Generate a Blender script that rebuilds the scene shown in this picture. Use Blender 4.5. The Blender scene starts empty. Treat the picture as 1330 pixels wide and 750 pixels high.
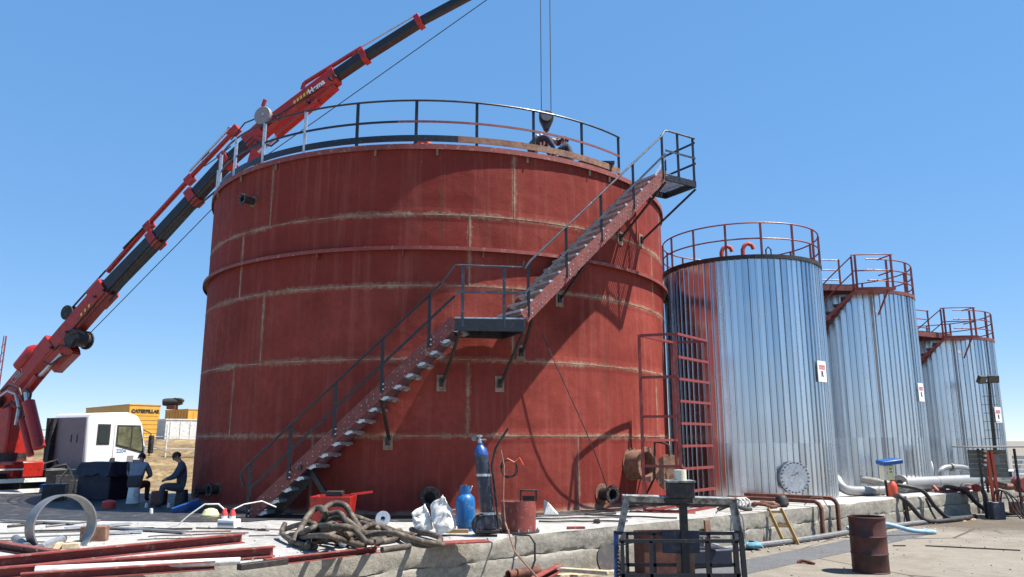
import bpy, bmesh, math, random
from mathutils import Vector, Matrix, Euler, noise as mnoise
random.seed(7)
V = Vector
R = math.radians
S = bpy.context.scene
COL = S.collection

# ------------------------------------------------------------------ camera
CAM = V((0.0, 0.0, 2.15)); PITCH = R(11.3); FPX = 985.0
cd = bpy.data.cameras.new('camera'); cam = bpy.data.objects.new('camera', cd); COL.objects.link(cam)
cam.location = CAM; cam.rotation_euler = (math.pi/2 + PITCH, 0, 0)
cd.sensor_width = 36; cd.lens = 36*FPX/1330; cd.clip_end = 5000; cd.clip_start = 0.1
S.camera = cam
# ------------------------------------------------------------------ sky, sun, exposure
SUN_EL = 61.0; SUN_AZ = 97.0     # azimuth clockwise from +Y (view direction): the sun stands on the right
w = bpy.data.worlds.new('World'); S.world = w; w.use_nodes = True
nt = w.node_tree; nt.nodes.clear()
sk = nt.nodes.new('ShaderNodeTexSky'); sk.sky_type = 'NISHITA'; sk.sun_disc = False
sk.sun_elevation = R(SUN_EL); sk.sun_rotation = R(SUN_AZ); sk.air_density = 0.6; sk.dust_density = 0.0; sk.ozone_density = 6.0; sk.altitude = 0
bg = nt.nodes.new('ShaderNodeBackground'); bg.inputs['Strength'].default_value = 0.108
ow = nt.nodes.new('ShaderNodeOutputWorld')
gm = nt.nodes.new('ShaderNodeGamma'); gm.inputs[1].default_value = 0.3          # even, hazeless midday sky as the phone exposed it
hs = nt.nodes.new('ShaderNodeHueSaturation'); hs.inputs['Saturation'].default_value = 2.25; hs.inputs['Hue'].default_value = 0.507; hs.inputs['Value'].default_value = 2.64
nt.links.new(sk.outputs[0], gm.inputs[0]); nt.links.new(gm.outputs[0], hs.inputs['Color']); nt.links.new(hs.outputs[0], bg.inputs[0]); nt.links.new(bg.outputs[0], ow.inputs[0])
sl = bpy.data.lights.new('sun', 'SUN'); sl.energy = 5.0; sl.angle = R(0.53); sl.color = (1.0, 0.955, 0.89)
sun = bpy.data.objects.new('sun', sl); COL.objects.link(sun)
sd = V((math.sin(R(SUN_AZ))*math.cos(R(SUN_EL)), math.cos(R(SUN_AZ))*math.cos(R(SUN_EL)), math.sin(R(SUN_EL))))
sun.rotation_euler = sd.to_track_quat('Z', 'Y').to_euler(); sun.location = (30, 0, 40)
S.view_settings.view_transform = 'Standard'; S.view_settings.look = 'None'
S.view_settings.exposure = 1.05; S.view_settings.gamma = 1.0
S.cycles.max_bounces = 8

# ------------------------------------------------------------------ helpers
def ray(x, y):
    v = y - 375.0
    return V((x - 665.0, FPX*math.cos(PITCH) + v*math.sin(PITCH), FPX*math.sin(PITCH) - v*math.cos(PITCH)))
def at(x, y, Y):
    d = ray(x, y); return CAM + d*(Y/d.y)
def gp(x, y, z):
    d = ray(x, y); return CAM + d*((z - CAM.z)/d.z)
WLOC = {}
class MB:
    def __init__(s, M=None): s.v = []; s.f = []; s.uv = None; s.M = M
    def _add(s, vs, fs):
        b = len(s.v)
        s.v += [(s.M @ V(p)) if s.M else V(p) for p in vs]
        s.f += [tuple(b+i for i in f) for f in fs]; return s
    def box(s, c, size, rot=None):
        c = V(c); hx, hy, hz = size[0]/2, size[1]/2, size[2]/2
        p = [V((x, y, z)) for z in (-hz, hz) for y in (-hy, hy) for x in (-hx, hx)]
        if rot: p = [rot @ q for q in p]
        return s._add([c+q for q in p], [(0,2,3,1),(4,5,7,6),(0,1,5,4),(2,6,7,3),(0,4,6,2),(1,3,7,5)])
    def bar(s, p0, p1, wd, ht, up=(0,0,1)):
        p0, p1 = V(p0), V(p1); d = (p1-p0).normalized(); up = V(up)
        if abs(d.dot(up)) > .99: up = V((0,1,0)) if abs(d.y) < .9 else V((1,0,0))
        sx = d.cross(up).normalized()*(wd/2); uz = sx.cross(d).normalized()*(ht/2)
        q = []
        for p in (p0, p1): q += [p-sx-uz, p+sx-uz, p+sx+uz, p-sx+uz]
        return s._add(q, [(0,3,2,1),(4,5,6,7),(0,1,5,4),(1,2,6,5),(2,3,7,6),(3,0,4,7)])
    def angle(s, p0, p1, a, t=.008, up=(0,0,1), side=1):
        p0, p1 = V(p0), V(p1); d = (p1-p0).normalized(); up = V(up)
        if abs(d.dot(up)) > .99: up = V((0,1,0))
        sx = d.cross(up).normalized()*side; uz = d.cross(sx).normalized()
        if uz.dot(up) < 0: uz = -uz
        s.bar(p0+sx*a/2+uz*t/2, p1+sx*a/2+uz*t/2, a, t, up); s.bar(p0+uz*(a+t)/2+sx*t/2, p1+uz*(a+t)/2+sx*t/2, t, a-t, up); return s
    def tube(s, pts, r, n=8, closed=False, caps=True):
        pts = [V(p) for p in pts]; m = len(pts)
        rr = r if isinstance(r, (list, tuple)) else [r]*m
        vs = []; fs = []; prev = None
        for i, p in enumerate(pts):
            if closed: d = pts[(i+1) % m]-pts[i-1]
            else: d = pts[min(i+1, m-1)]-pts[max(i-1, 0)]
            d = d.normalized() if d.length > 1e-9 else V((0,0,1))
            if prev is None:
                a = V((0,0,1)) if abs(d.z) < .9 else V((1,0,0)); prev = d.cross(a).normalized()
            u = prev - d*prev.dot(d)
            u = u.normalized() if u.length > 1e-6 else d.orthogonal().normalized()
            prev = u; wv = d.cross(u)
            for k in range(n):
                a = 2*math.pi*k/n; vs.append(p + (u*math.cos(a)+wv*math.sin(a))*rr[i])
        for i in range(m if closed else m-1):
            j = (i+1) % m
            for k in range(n):
                k2 = (k+1) % n; fs.append((i*n+k, i*n+k2, j*n+k2, j*n+k))
        if caps and not closed:
            fs.append(tuple(range(n-1, -1, -1))); fs.append(tuple((m-1)*n+k for k in range(n)))
        return s._add(vs, fs)
    def lathe(s, prof, org=(0,0,0), axis=(0,0,1), n=24, a0=0, a1=360):
        org = V(org); az = V(axis).normalized(); ux = az.orthogonal().normalized()
        if abs(az.z) > .99: ux = V((1,0,0))
        uy = az.cross(ux); full = abs(a1-a0-360) < 1e-6; cnt = n if full else n+1
        vs = []; fs = []; m = len(prof)
        for k in range(cnt):
            a = R(a0+(a1-a0)*k/n); e = ux*math.cos(a)+uy*math.sin(a)
            for r_, z_ in prof: vs.append(org+e*r_+az*z_)
        for k in range(n):
            k2 = (k+1) % cnt
            for i in range(m-1): fs.append((k*m+i, k2*m+i, k2*m+i+1, k*m+i+1))
        return s._add(vs, fs)
    def cyl(s, p0, p1, r, n=16, r2=None):
        return s.tube([p0, p1], [r, r if r2 is None else r2], n)
    def prism(s, poly, vec):
        poly = [V(p) for p in poly]; vec = V(vec); m = len(poly)
        return s._add(poly+[p+vec for p in poly], [tuple(range(m-1, -1, -1)), tuple(range(m, 2*m))]+[(i, (i+1) % m, m+(i+1) % m, m+i) for i in range(m)])
    def sector(s, C, r0, r1, z0, z1, t0, t1, n):
        """annular sector; angles in degrees from the camera-facing direction (-Y), + to +X"""
        vs = []; fs = []
        for i in range(n+1):
            a = R(t0+(t1-t0)*i/n); e = V((math.sin(a), -math.cos(a), 0)); c = V((C[0], C[1], 0))
            for r_, z_ in ((r0,z0),(r1,z0),(r1,z1),(r0,z1)): vs.append(c+e*r_+V((0,0,z_)))
        for i in range(n):
            for k in range(4):
                k2 = (k+1) % 4; fs.append((i*4+k, (i+1)*4+k, (i+1)*4+k2, i*4+k2))
        if abs(t1-t0) < 359.9: fs += [(0,1,2,3), (n*4+3, n*4+2, n*4+1, n*4)]
        return s._add(vs, fs)
    def build(s, name, mat, parent=None, bevel=0, smooth=35, fixn=True):
        me = bpy.data.meshes.new(name)
        c = V((0,0,0))
        if s.v:
            lo = [min(p[i] for p in s.v) for i in range(3)]; hi = [max(p[i] for p in s.v) for i in range(3)]
            c = V([(a+b)/2 for a, b in zip(lo, hi)]); c.z = lo[2]
        me.from_pydata([tuple(p-c) for p in s.v], [], s.f); me.update()
        if fixn:
            bm = bmesh.new(); bm.from_mesh(me); bmesh.ops.recalc_face_normals(bm, faces=bm.faces); bm.to_mesh(me); bm.free()
        me.materials.append(mat)
        if smooth:
            me.polygons.foreach_set('use_smooth', [True]*len(me.polygons)); me.set_sharp_from_angle(angle=R(smooth))
        return link(name, me, c, parent, bevel)
def link(name, me, wloc, parent=None, bevel=0):
    o = bpy.data.objects.new(name, me); COL.objects.link(o)
    wloc = V(wloc); WLOC[o.name] = wloc
    if parent is not None: o.parent = parent; o.location = wloc-WLOC[parent.name]
    else: o.location = wloc
    if bevel:
        b = o.modifiers.new('bevel', 'BEVEL'); b.width = bevel; b.segments = 2; b.limit_method = 'ANGLE'; b.angle_limit = R(40)
    return o
def tag(o, label, cat, group=None):
    o['label'] = label; o['category'] = cat
    if group: o['group'] = group
    return o
def struct(o, label=None):
    o['kind'] = 'structure'
    if label: o['label'] = label
    return o
def thing(name, label, cat, loc, group=None):
    o = bpy.data.objects.new(name, None); COL.objects.link(o); o.location = V(loc); o.empty_display_size = .2
    WLOC[o.name] = V(loc); return tag(o, label, cat, group)
def text_mesh(txt, size, mat, name, M, parent, extrude=.003, bold=0):
    cu = bpy.data.curves.new('t', 'FONT'); cu.body = txt; cu.size = size; cu.extrude = extrude; cu.align_x = 'CENTER'; cu.align_y = 'CENTER'; cu.offset = bold
    o = bpy.data.objects.new('t', cu); COL.objects.link(o)
    dg = bpy.context.evaluated_depsgraph_get(); me = bpy.data.meshes.new_from_object(o.evaluated_get(dg))
    bpy.data.objects.remove(o); me.transform(M.to_3x3().to_4x4()); me.materials.clear(); me.materials.append(mat)
    return link(name, me, M.translation, parent)

# ------------------------------------------------------------------ materials
def newmat(name):
    m = bpy.data.materials.new(name); m.use_nodes = True; n = m.node_tree
    b = n.nodes['Principled BSDF']; return m, n, b
def ND(n, t, **k):
    x = n.nodes.new(t)
    for a, v in k.items():
        if a.startswith('i_'): x.inputs[int(a[2:])].default_value = v
        else: setattr(x, a, v)
    return x
def ramp(n, fac, stops):
    r_ = n.nodes.new('ShaderNodeValToRGB'); e = r_.color_ramp.elements
    while len(e) < len(stops): e.new(.5)
    for i, (p, c) in enumerate(stops):
        e[i].position = p; e[i].color = (c, c, c, 1) if isinstance(c, (int, float)) else (*c, 1)
    n.links.new(fac, r_.inputs[0]); return r_.outputs[0]
def mixc(n, fac, a, b, mode='MIX'):
    m = n.nodes.new('ShaderNodeMix'); m.data_type = 'RGBA'; m.blend_type = mode
    for sock, val in ((0, fac), (6, a), (7, b)):
        if isinstance(val, bpy.types.NodeSocket): n.links.new(val, m.inputs[sock])
        elif isinstance(val, (int, float)): m.inputs[sock].default_value = val if sock == 0 else (val, val, val, 1)
        else: m.inputs[sock].default_value = (*val, 1)
    return m.outputs[2]
def noi(n, scale, detail=5, rough=.6, vec=None, stretch=None, dist=0):
    t = n.nodes.new('ShaderNodeTexNoise'); t.inputs['Scale'].default_value = scale; t.inputs['Detail'].default_value = detail; t.inputs['Roughness'].default_value = rough; t.inputs['Distortion'].default_value = dist
    if vec is None: vec = n.nodes.new('ShaderNodeNewGeometry').outputs['Position']
    if stretch:
        mp = n.nodes.new('ShaderNodeMapping'); mp.inputs['Scale'].default_value = stretch; n.links.new(vec, mp.inputs[0]); vec = mp.outputs[0]
    n.links.new(vec, t.inputs['Vector']); return t.outputs['Fac']
def math_(n, op, a, b=0.0):
    m = n.nodes.new('ShaderNodeMath'); m.operation = op
    for i, x in enumerate((a, b)):
        if isinstance(x, bpy.types.NodeSocket): n.links.new(x, m.inputs[i])
        else: m.inputs[i].default_value = x
    return m.outputs[0]
def bump(n, b, h, strength=.3, dist=.01):
    x = n.nodes.new('ShaderNodeBump'); x.inputs['Strength'].default_value = strength; x.inputs['Distance'].default_value = dist
    n.links.new(h, x.inputs['Height']); n.links.new(x.outputs[0], b.inputs['Normal'])
def simple(name, col, rough=.6, metal=0.0, var=.25, scale=6, wear=None, wear_amt=.35, wscale=9, bmp=.15, rv=.12, spec=.5):
    """painted or worn surface: base colour broken by large and small noise, chipped or dusty patches in a second colour"""
    m, n, b = newmat(name)
    a = noi(n, scale, 6, .65)
    c = mixc(n, ramp(n, a, [(.3, 0.0), (.7, 1.0)]), [x*(1-var) for x in col], [min(1, x*(1+var)) for x in col])
    if wear:
        k = noi(n, wscale, 8, .7)
        f = ramp(n, k, [(.62-wear_amt*.35, 0.0), (.72-wear_amt*.2, 1.0)])
        c = mixc(n, f, c, wear)
    n.links.new(c, b.inputs['Base Color'])
    n.links.new(ramp(n, noi(n, scale*2.3, 4), [(.25, max(0, rough-rv)), (.75, min(1, rough+rv))]), b.inputs['Roughness'])
    b.inputs['Metallic'].default_value = metal; b.inputs['Specular IOR Level'].default_value = spec
    if bmp: bump(n, b, noi(n, scale*8, 5), bmp, .006)
    return m
MT = {}
MT['black'] = simple('black_steel_paint', (.011,.013,.018), .42, 0, .3, 5, (.1,.09,.08), .1, 14)
MT['blackrust'] = simple('rusty_black_steel', (.018,.017,.018), .6, 0, .3, 6, (.075,.042,.028), .35, 10)
MT['galv'] = simple('galvanised_steel', (.52,.54,.56), .42, .75, .2, 14, (.3,.29,.27), .25, 12)
MT['steelgrey'] = simple('mill_steel', (.17,.175,.18), .5, .4, .3, 8, (.22,.14,.09), .25, 8)
MT['redprimer'] = simple('red_oxide_primer', (.21,.042,.033), .65, 0, .22, 4, (.34,.2,.15), .2, 9)
MT['redstair'] = simple('stair_primer', (.17,.042,.033), .6, 0, .3, 5, (.3,.2,.15), .12, 11)
MT['redrail'] = simple('tank_rail_red', (.21,.03,.026), .5, 0, .25, 6, (.16,.06,.04), .25, 10)
MT['cranered'] = simple('crane_red_paint', (.36,.016,.01), .36, 0, .18, 3, (.11,.016,.012), .24, 7, .05)
MT['boomdark'] = simple('boom_dark_paint', (.016,.016,.02), .36, .1, .3, 4, (.05,.04,.035), .08, 5, .03)
MT['rust'] = simple('rust', (.13,.042,.024), .8, 0, .45, 7, (.05,.022,.018), .4, 5, .4)
MT['rustlight'] = simple('rusty_steel', (.22,.12,.075), .75, .1, .35, 9, (.12,.05,.03), .4, 6, .3)
MT['white'] = simple('white_paint', (.72,.72,.71), .35, 0, .05, 3, (.55,.52,.47), .08, 8, .04)
MT['offwhite'] = simple('dusty_white', (.66,.65,.61), .6, 0, .1, 5, (.4,.36,.3), .25, 7)
MT['cabgrey'] = simple('cab_rear_grey', (.23,.22,.23), .55, 0, .1, 4, (.3,.28,.25), .15, 6)
MT['rubber'] = simple('rubber', (.02,.02,.021), .75, 0, .4, 9, (.1,.09,.075), .25, 11)
MT['hose'] = simple('dusty_hose_rubber', (.05,.038,.028), .7, 0, .4, 10, (.15,.12,.085), .42, 6, .3)
MT['blackhose'] = simple('black_hose', (.02,.019,.019), .55, 0, .4, 9, (.1,.08,.06), .2, 8)
MT['blue'] = simple('blue_paint', (.01,.07,.25), .42, 0, .15, 5, (.1,.14,.2), .15, 9)
MT['lpgblue'] = simple('gas_bottle_blue', (.012,.12,.33), .36, 0, .12, 5, (.16,.2,.24), .12, 10)
MT['cylgrey'] = simple('cylinder_grey', (.028,.034,.055), .45, 0, .3, 6, (.16,.15,.14), .22, 9)
MT['yellow'] = simple('generator_yellow', (.62,.33,.045), .55, 0, .1, 2, (.5,.33,.12), .15, 5)
MT['woodyel'] = simple('yellow_wood', (.36,.21,.065), .7, 0, .3, 9, (.3,.18,.08), .3, 9)
MT['wood'] = simple('pale_timber', (.48,.38,.25), .8, 0, .3, 12, (.25,.18,.11), .3, 9, .3)
MT['navy'] = simple('navy_tarpaulin', (.009,.012,.028), .6, 0, .3, 4, (.018,.02,.032), .2, 6)
MT['lagging'] = simple('pipe_lagging', (.3,.3,.295), .45, .5, .12, 10, (.36,.33,.29), .25, 7, .25)
MT['cream'] = simple('cream_enclosure', (.62,.58,.45), .5, 0, .1, 6, (.4,.33,.22), .2, 9)
MT['sack'] = simple('white_sack_fabric', (.72,.7,.65), .85, 0, .15, 20, (.5,.46,.38), .25, 9, .5)
MT['bluehose'] = simple('blue_hose', (.22,.36,.48), .7, 0, .2, 9, (.4,.42,.42), .25, 9)
MT['bluecloth'] = simple('blue_cloth', (.07,.2,.26), .8, 0, .25, 12, (.35,.5,.55), .25, 9, .4)
MT['skin'] = simple('skin', (.34,.19,.13), .6, 0, .1, 20, None)
MT['hair'] = simple('dark_hair', (.015,.012,.011), .7, 0, .3, 40, None)
MT['shirtblue'] = simple('grey_blue_shirt', (.2,.22,.26), .85, 0, .2, 12, None, bmp=.4)
MT['jacket'] = simple('dark_blue_jacket', (.035,.045,.075), .85, 0, .25, 12, None, bmp=.4)
MT['trouser'] = simple('dark_trousers', (.05,.05,.058), .85, 0, .25, 12, None, bmp=.4)
MT['maroon'] = simple('maroon_trousers', (.07,.022,.022), .85, 0, .25, 12, None, bmp=.4)
MT['boot'] = simple('dark_boots', (.025,.02,.017), .7, 0, .3, 12, None)
MT['orange'] = simple('orange_red_paint', (.58,.075,.03), .45, 0, .15, 6, (.3,.08,.05), .15, 9)
MT['textblack'] = simple('black_lettering', (.03,.02,.012), .6, 0, .1, 6, None)
MT['textwhite'] = simple('white_lettering', (.8,.8,.78), .5, 0, .05, 6, None)
MT['textblue'] = simple('blue_lettering', (.1,.2,.36), .5, 0, .05, 6, None)
MT['signred'] = simple('red_print', (.6,.06,.05), .5, 0, .1, 6, None)
MT['gold'] = simple('yellow_print', (.75,.45,.05), .5, 0, .1, 6, None)
MT['rope'] = simple('wire_rope', (.05,.05,.055), .5, .5, .2, 9, None)
MT['weld'] = simple('bare_weld', (.2,.1,.07), .65, .1, .4, 9, (.36,.27,.19), .55, 3, .6)
MT['railgrey'] = simple('rail_dark_steel', (.055,.062,.075), .38, .35, .3, 5, (.2,.19,.18), .15, 12)
MT['blackpaint'] = simple('chassis_black', (.008,.008,.01), .5, 0, .3, 5, (.03,.026,.022), .15, 9)
MT['galvworn'] = simple('worn_galvanised', (.36,.37,.36), .55, .5, .3, 9, (.1,.085,.07), .5, 11, .25)
MT['navypaint'] = simple('navy_paint', (.014,.02,.04), .5, 0, .2, 6, (.06,.06,.07), .2, 9)
MT['drumrust'] = simple('drum_rust', (.075,.02,.015), .6, .1, .4, 4, (.035,.014,.012), .5, 3.5, .2)
MT['lagdull'] = simple('dull_grey_metal', (.27,.26,.245), .6, .3, .2, 8, (.22,.18,.14), .35, 7, .25)
MT['meterface'] = simple('meter_face', (.66,.6,.3), .5, 0, .1, 9, None)
MT['shelterslat'] = simple('shelter_slat', (.17,.18,.16), .6, .2, .2, 6, (.1,.09,.08), .25, 8)
def glass_mat():
    m, n, b = newmat('cab_glass'); b.inputs['Base Color'].default_value = (.5,.6,.52,1); b.inputs['Roughness'].default_value = .03
    b.inputs['Transmission Weight'].default_value = 1.0; b.inputs['IOR'].default_value = 1.45; return m
MT['glass'] = glass_mat()
def winglass_mat():
    m, n, b = newmat('tinted_window'); b.inputs['Base Color'].default_value = (.035,.045,.045,1); b.inputs['Roughness'].default_value = .06; b.inputs['Specular IOR Level'].default_value = .8; return m
MT['winglass'] = winglass_mat()
MT['olivewin'] = simple('cab_side_glass', (.15,.15,.085), .12, 0, .5, 1.5, (.05,.055,.045), .4, 1.2, 0, .04, .8)
def plate_mat():
    m, n, b = newmat('tank_shell_primer')
    uvn = ND(n, 'ShaderNodeUVMap'); sp = ND(n, 'ShaderNodeSeparateXYZ'); n.links.new(uvn.outputs[0], sp.inputs[0])
    pos = ND(n, 'ShaderNodeNewGeometry').outputs['Position']
    big = noi(n, .55, 5, .6); fine = noi(n, 7, 7, .7); streak = noi(n, 1, 6, .65, None, (5, 5, .25))
    c = mixc(n, ramp(n, big, [(.3, 0.0), (.7, 1.0)]), (.15,.027,.02), (.32,.066,.049))
    c = mixc(n, ND(n, 'ShaderNodeObjectInfo').outputs['Random'], c, (.245,.048,.04), 'MIX') if False else mixc(n, math_(n, 'MULTIPLY', ND(n, 'ShaderNodeObjectInfo').outputs['Random'], .8), c, (.18,.029,.024))
    c = mixc(n, ramp(n, fine, [(.35, 0.0), (.75, .55)]), c, (.15,.029,.022))
    c = mixc(n, ramp(n, streak, [(.5, 0.0), (.8, .5)]), c, (.34,.115,.09))
    # unpainted, sandy strips along the welded edges (u: metres from the nearer vertical edge, v: from the nearer horizontal one)
    wob = noi(n, 2.2, 6, .7); wob2 = noi(n, 14, 4, .7)
    h = math_(n, 'ADD', math_(n, 'MULTIPLY', math_(n, 'SUBTRACT', wob, .5), .32), math_(n, 'MULTIPLY', math_(n, 'SUBTRACT', wob2, .5), .12))
    dv = math_(n, 'ADD', sp.outputs[1], h); du = math_(n, 'ADD', sp.outputs[0], math_(n, 'MULTIPLY', h, .8))
    fv = ramp(n, dv, [(.0, 1.0), (.082, 0.0)]); fu = ramp(n, du, [(.0, .8), (.06, 0.0)])
    f = math_(n, 'MAXIMUM', fv, fu); f = math_(n, 'MULTIPLY', f, ramp(n, noi(n, 1.1, 5, .6), [(.36, .12), (.6, 1.0)]))
    tan = mixc(n, ramp(n, noi(n, 9, 5, .7), [(.35, 0.0), (.7, 1.0)]), (.2,.12,.075), (.46,.38,.255))
    c = mixc(n, f, c, tan)
    sp2 = ramp(n, noi(n, 1, 7, .75, None, (16, 16, 1.2)), [(.6, 0.0), (.72, .5)]); c = mixc(n, math_(n, 'MULTIPLY', sp2, ramp(n, noi(n, .7, 3), [(.45, 0.0), (.6, 1.0)])), c, (.13,.03,.026))
    rn = noi(n, 1, 5, .6, None, (9, 9, .12)); rl = ramp(n, math_(n, 'MULTIPLY', noi(n, 1, 4, .6, None, (2.5, 2.5, .5)), 1.0), [(.5, 0.0), (.66, .8)])
    c = mixc(n, math_(n, 'MULTIPLY', ramp(n, rn, [(.56, 0.0), (.64, .8)]), rl), c, (.12,.05,.03))
    # grinding scars and chalk marks, dusty foot of the shell
    sc = ramp(n, noi(n, 3.2, 9, .8), [(.65, 0.0), (.71, .75)]); c = mixc(n, sc, c, (.4,.25,.2))
    pz = ND(n, 'ShaderNodeSeparateXYZ'); n.links.new(pos, pz.inputs[0])
    foot = ramp(n, math_(n, 'ADD', pz.outputs[2], math_(n, 'MULTIPLY', big, .5)), [(.9, .6), (1.35, 0.0)])
    c = mixc(n, foot, c, (.33,.25,.19))
    n.links.new(c, b.inputs['Base Color'])
    n.links.new(ramp(n, fine, [(.3, .58), (.7, .8)]), b.inputs['Roughness']); b.inputs['Specular IOR Level'].default_value = .06
    hb = math_(n, 'ADD', math_(n, 'MULTIPLY', noi(n, .9, 2, .5), 9.0), fine)
    hb = math_(n, 'ADD', hb, math_(n, 'MULTIPLY', ramp(n, sp.outputs[1], [(.0, 1.0), (.16, 0.0)]), 1.6))
    bump(n, b, hb, .6, .014)
    return m
MT['shell'] = plate_mat()
def clad_mat():
    m, n, b = newmat('aluminium_cladding')
    oi = ND(n, 'ShaderNodeObjectInfo')
    st = noi(n, 1, 6, .65, None, (7, 7, .3)); pt = noi(n, 1.3, 6, .65)
    c = mixc(n, ramp(n, oi.outputs['Random'], [(0, 0.0), (1, 1.0)]), (.5,.53,.57), (.76,.79,.82))
    c = mixc(n, ramp(n, pt, [(.45, 0.0), (.75, .4)]), c, (.66,.67,.68))
    c = mixc(n, ramp(n, st, [(.62, 0.0), (.8, .18)]), c, (.6,.58,.56))
    n.links.new(c, b.inputs['Base Color']); b.inputs['Metallic'].default_value = 1.0
    ro = math_(n, 'ADD', ramp(n, pt, [(.3, .15), (.7, .24)]), math_(n, 'MULTIPLY', oi.outputs['Random'], .08)); n.links.new(ro, b.inputs['Roughness'])
    bump(n, b, math_(n, 'ADD', math_(n, 'MULTIPLY', noi(n, 1, 2, .5, None, (2, 2, .5)), 3.0), math_(n, 'MULTIPLY', noi(n, 6, 2), .12)), .1, .02)
    return m
MT['clad'] = clad_mat()
def conc_mat(name, base, dark, light, sc=1.0):
    m, n, b = newmat(name)
    a = noi(n, .35*sc, 7, .65); f = noi(n, 6*sc, 8, .7); g = noi(n, 38*sc, 5, .7)
    c = mixc(n, ramp(n, a, [(.35, 0.0), (.65, 1.0)]), dark, base)
    c = mixc(n, ramp(n, f, [(.42, 0.0), (.68, .8)]), c, light)
    c = mixc(n, ramp(n, g, [(.5, 0.0), (.8, .55)]), c, [x*.5 for x in dark])
    c = mixc(n, ramp(n, noi(n, 1.3*sc, 8, .75), [(.62, 0.0), (.7, .55)]), c, [x*.62 for x in dark])
    n.links.new(c, b.inputs['Base Color']); b.inputs['Roughness'].default_value = .9; b.inputs['Specular IOR Level'].default_value = .25
    bump(n, b, math_(n, 'ADD', math_(n, 'MULTIPLY', f, 2.0), g), .5, .02)
    return m
MT['aprondark'] = simple('apron_dark', (.028,.027,.028), .6, 0, .5, 3, (.12,.115,.105), .2, 4, .5)  # dark mottled colour of the sheet round the red tank's foot
MT['slabtop'] = conc_mat('slab_concrete', (.38,.37,.348), (.23,.222,.205), (.47,.46,.44))
MT['slabwall'] = conc_mat('slab_wall_concrete', (.3,.274,.225), (.19,.17,.135), (.39,.365,.315), 1.8)
MT['conc_block'] = conc_mat('loose_concrete', (.4,.37,.32), (.24,.21,.17), (.5,.47,.42), 3)
MT['gutter'] = conc_mat('gutter_concrete', (.115,.117,.12), (.08,.081,.085), (.148,.148,.148), 1.4)
def ground_mat():
    m, n, b = newmat('yard_ground')
    a = noi(n, .16, 7, .6); f = noi(n, 2.4, 8, .7); g = noi(n, 26, 6, .7)
    c = mixc(n, ramp(n, a, [(.36, 0.0), (.64, 1.0)]), (.165,.143,.111), (.222,.196,.158))
    c = mixc(n, ramp(n, f, [(.4, 0.0), (.7, .8)]), c, (.262,.237,.197))
    c = mixc(n, ramp(n, g, [(.52, 0.0), (.78, .55)]), c, (.11,.092,.07))
    c = mixc(n, ramp(n, noi(n, .5, 8, .7, None, (1, 1, 1), 1.5), [(.52, 0.0), (.68, .65)]), c, (.15,.125,.095))
    cv = n.nodes.new('ShaderNodeTexVoronoi'); cv.feature = 'DISTANCE_TO_EDGE'; cv.inputs['Scale'].default_value = .3
    vm2 = ND(n, 'ShaderNodeVectorMath', operation='ADD'); n.links.new(ND(n, 'ShaderNodeNewGeometry').outputs['Position'], vm2.inputs[0]); nc = n.nodes.new('ShaderNodeTexNoise'); nc.inputs['Scale'].default_value = 1.2; nc.inputs['Detail'].default_value = 6; n.links.new(nc.outputs['Color'], vm2.inputs[1]); n.links.new(vm2.outputs[0], cv.inputs['Vector'])
    c = mixc(n, math_(n, 'MULTIPLY', ramp(n, cv.outputs['Distance'], [(.004, .9), (.012, 0.0)]), ramp(n, noi(n, .4, 3), [(.42, 0.0), (.52, 1.0)])), c, (.06,.05,.04))
    ty = noi(n, 1, 5, .7, None, (.35, 2.6, 1)); c = mixc(n, ramp(n, ty, [(.58, 0.0), (.7, .45)]), c, (.15,.13,.105))
    # oil soaked patch under the loading hoses
    pos = ND(n, 'ShaderNodeNewGeometry').outputs['Position']
    vm = ND(n, 'ShaderNodeVectorMath', operation='DISTANCE'); n.links.new(pos, vm.inputs[0]); vm.inputs[1].default_value = (12.2, 20.6, 0)
    dd = math_(n, 'ADD', vm.outputs['Value'], math_(n, 'MULTIPLY', math_(n, 'SUBTRACT', noi(n, .9, 6, .65), .5), 5.0))
    c = mixc(n, ramp(n, math_(n, 'DIVIDE', dd, 10), [(.1, .8), (.3, 0.0)]), c, (.085,.066,.048))
    n.links.new(c, b.inputs['Base Color']); b.inputs['Roughness'].default_value = .92; b.inputs['Specular IOR Level'].default_value = .2
    bump(n, b, math_(n, 'ADD', math_(n, 'MULTIPLY', f, 3.0), g), .5, .025)
    return m
MT['ground'] = ground_mat()
def earth_mat():
    m, n, b = newmat('dry_earth_bank')
    a = noi(n, .5, 8, .7, None, (.5, 1, 2)); f = noi(n, 3, 8, .75)
    c = mixc(n, ramp(n, a, [(.35, 0.0), (.65, 1.0)]), (.13,.085,.045), (.4,.29,.15))
    c = mixc(n, ramp(n, f, [(.45, 0.0), (.65, .9)]), c, (.1,.075,.055))
    n.links.new(c, b.inputs['Base Color']); b.inputs['Roughness'].default_value = 1; b.inputs['Specular IOR Level'].default_value = .1
    bump(n, b, f, .8, .15); return m
MT['earth'] = earth_mat()
# ------------------------------------------------------------------ setting
ZS = 0.65                                   # top of the concrete foundation slab
EDGE_K, EDGE_B = 0.785, 12.55               # its front edge: y = B + K*x
def edge(x): return V((x, EDGE_B+EDGE_K*x, 0))
en = V((EDGE_K, -1, 0)).normalized()        # outward normal of the front edge
mb = MB(); mb._add([(-1500,-1500,0),(1500,-1500,0),(1500,1500,0),(-1500,1500,0)], [(0,1,2,3)])
struct(mb.build('ground', MT['ground'], fixn=False), 'dusty pale concrete yard around the tanks')
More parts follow.
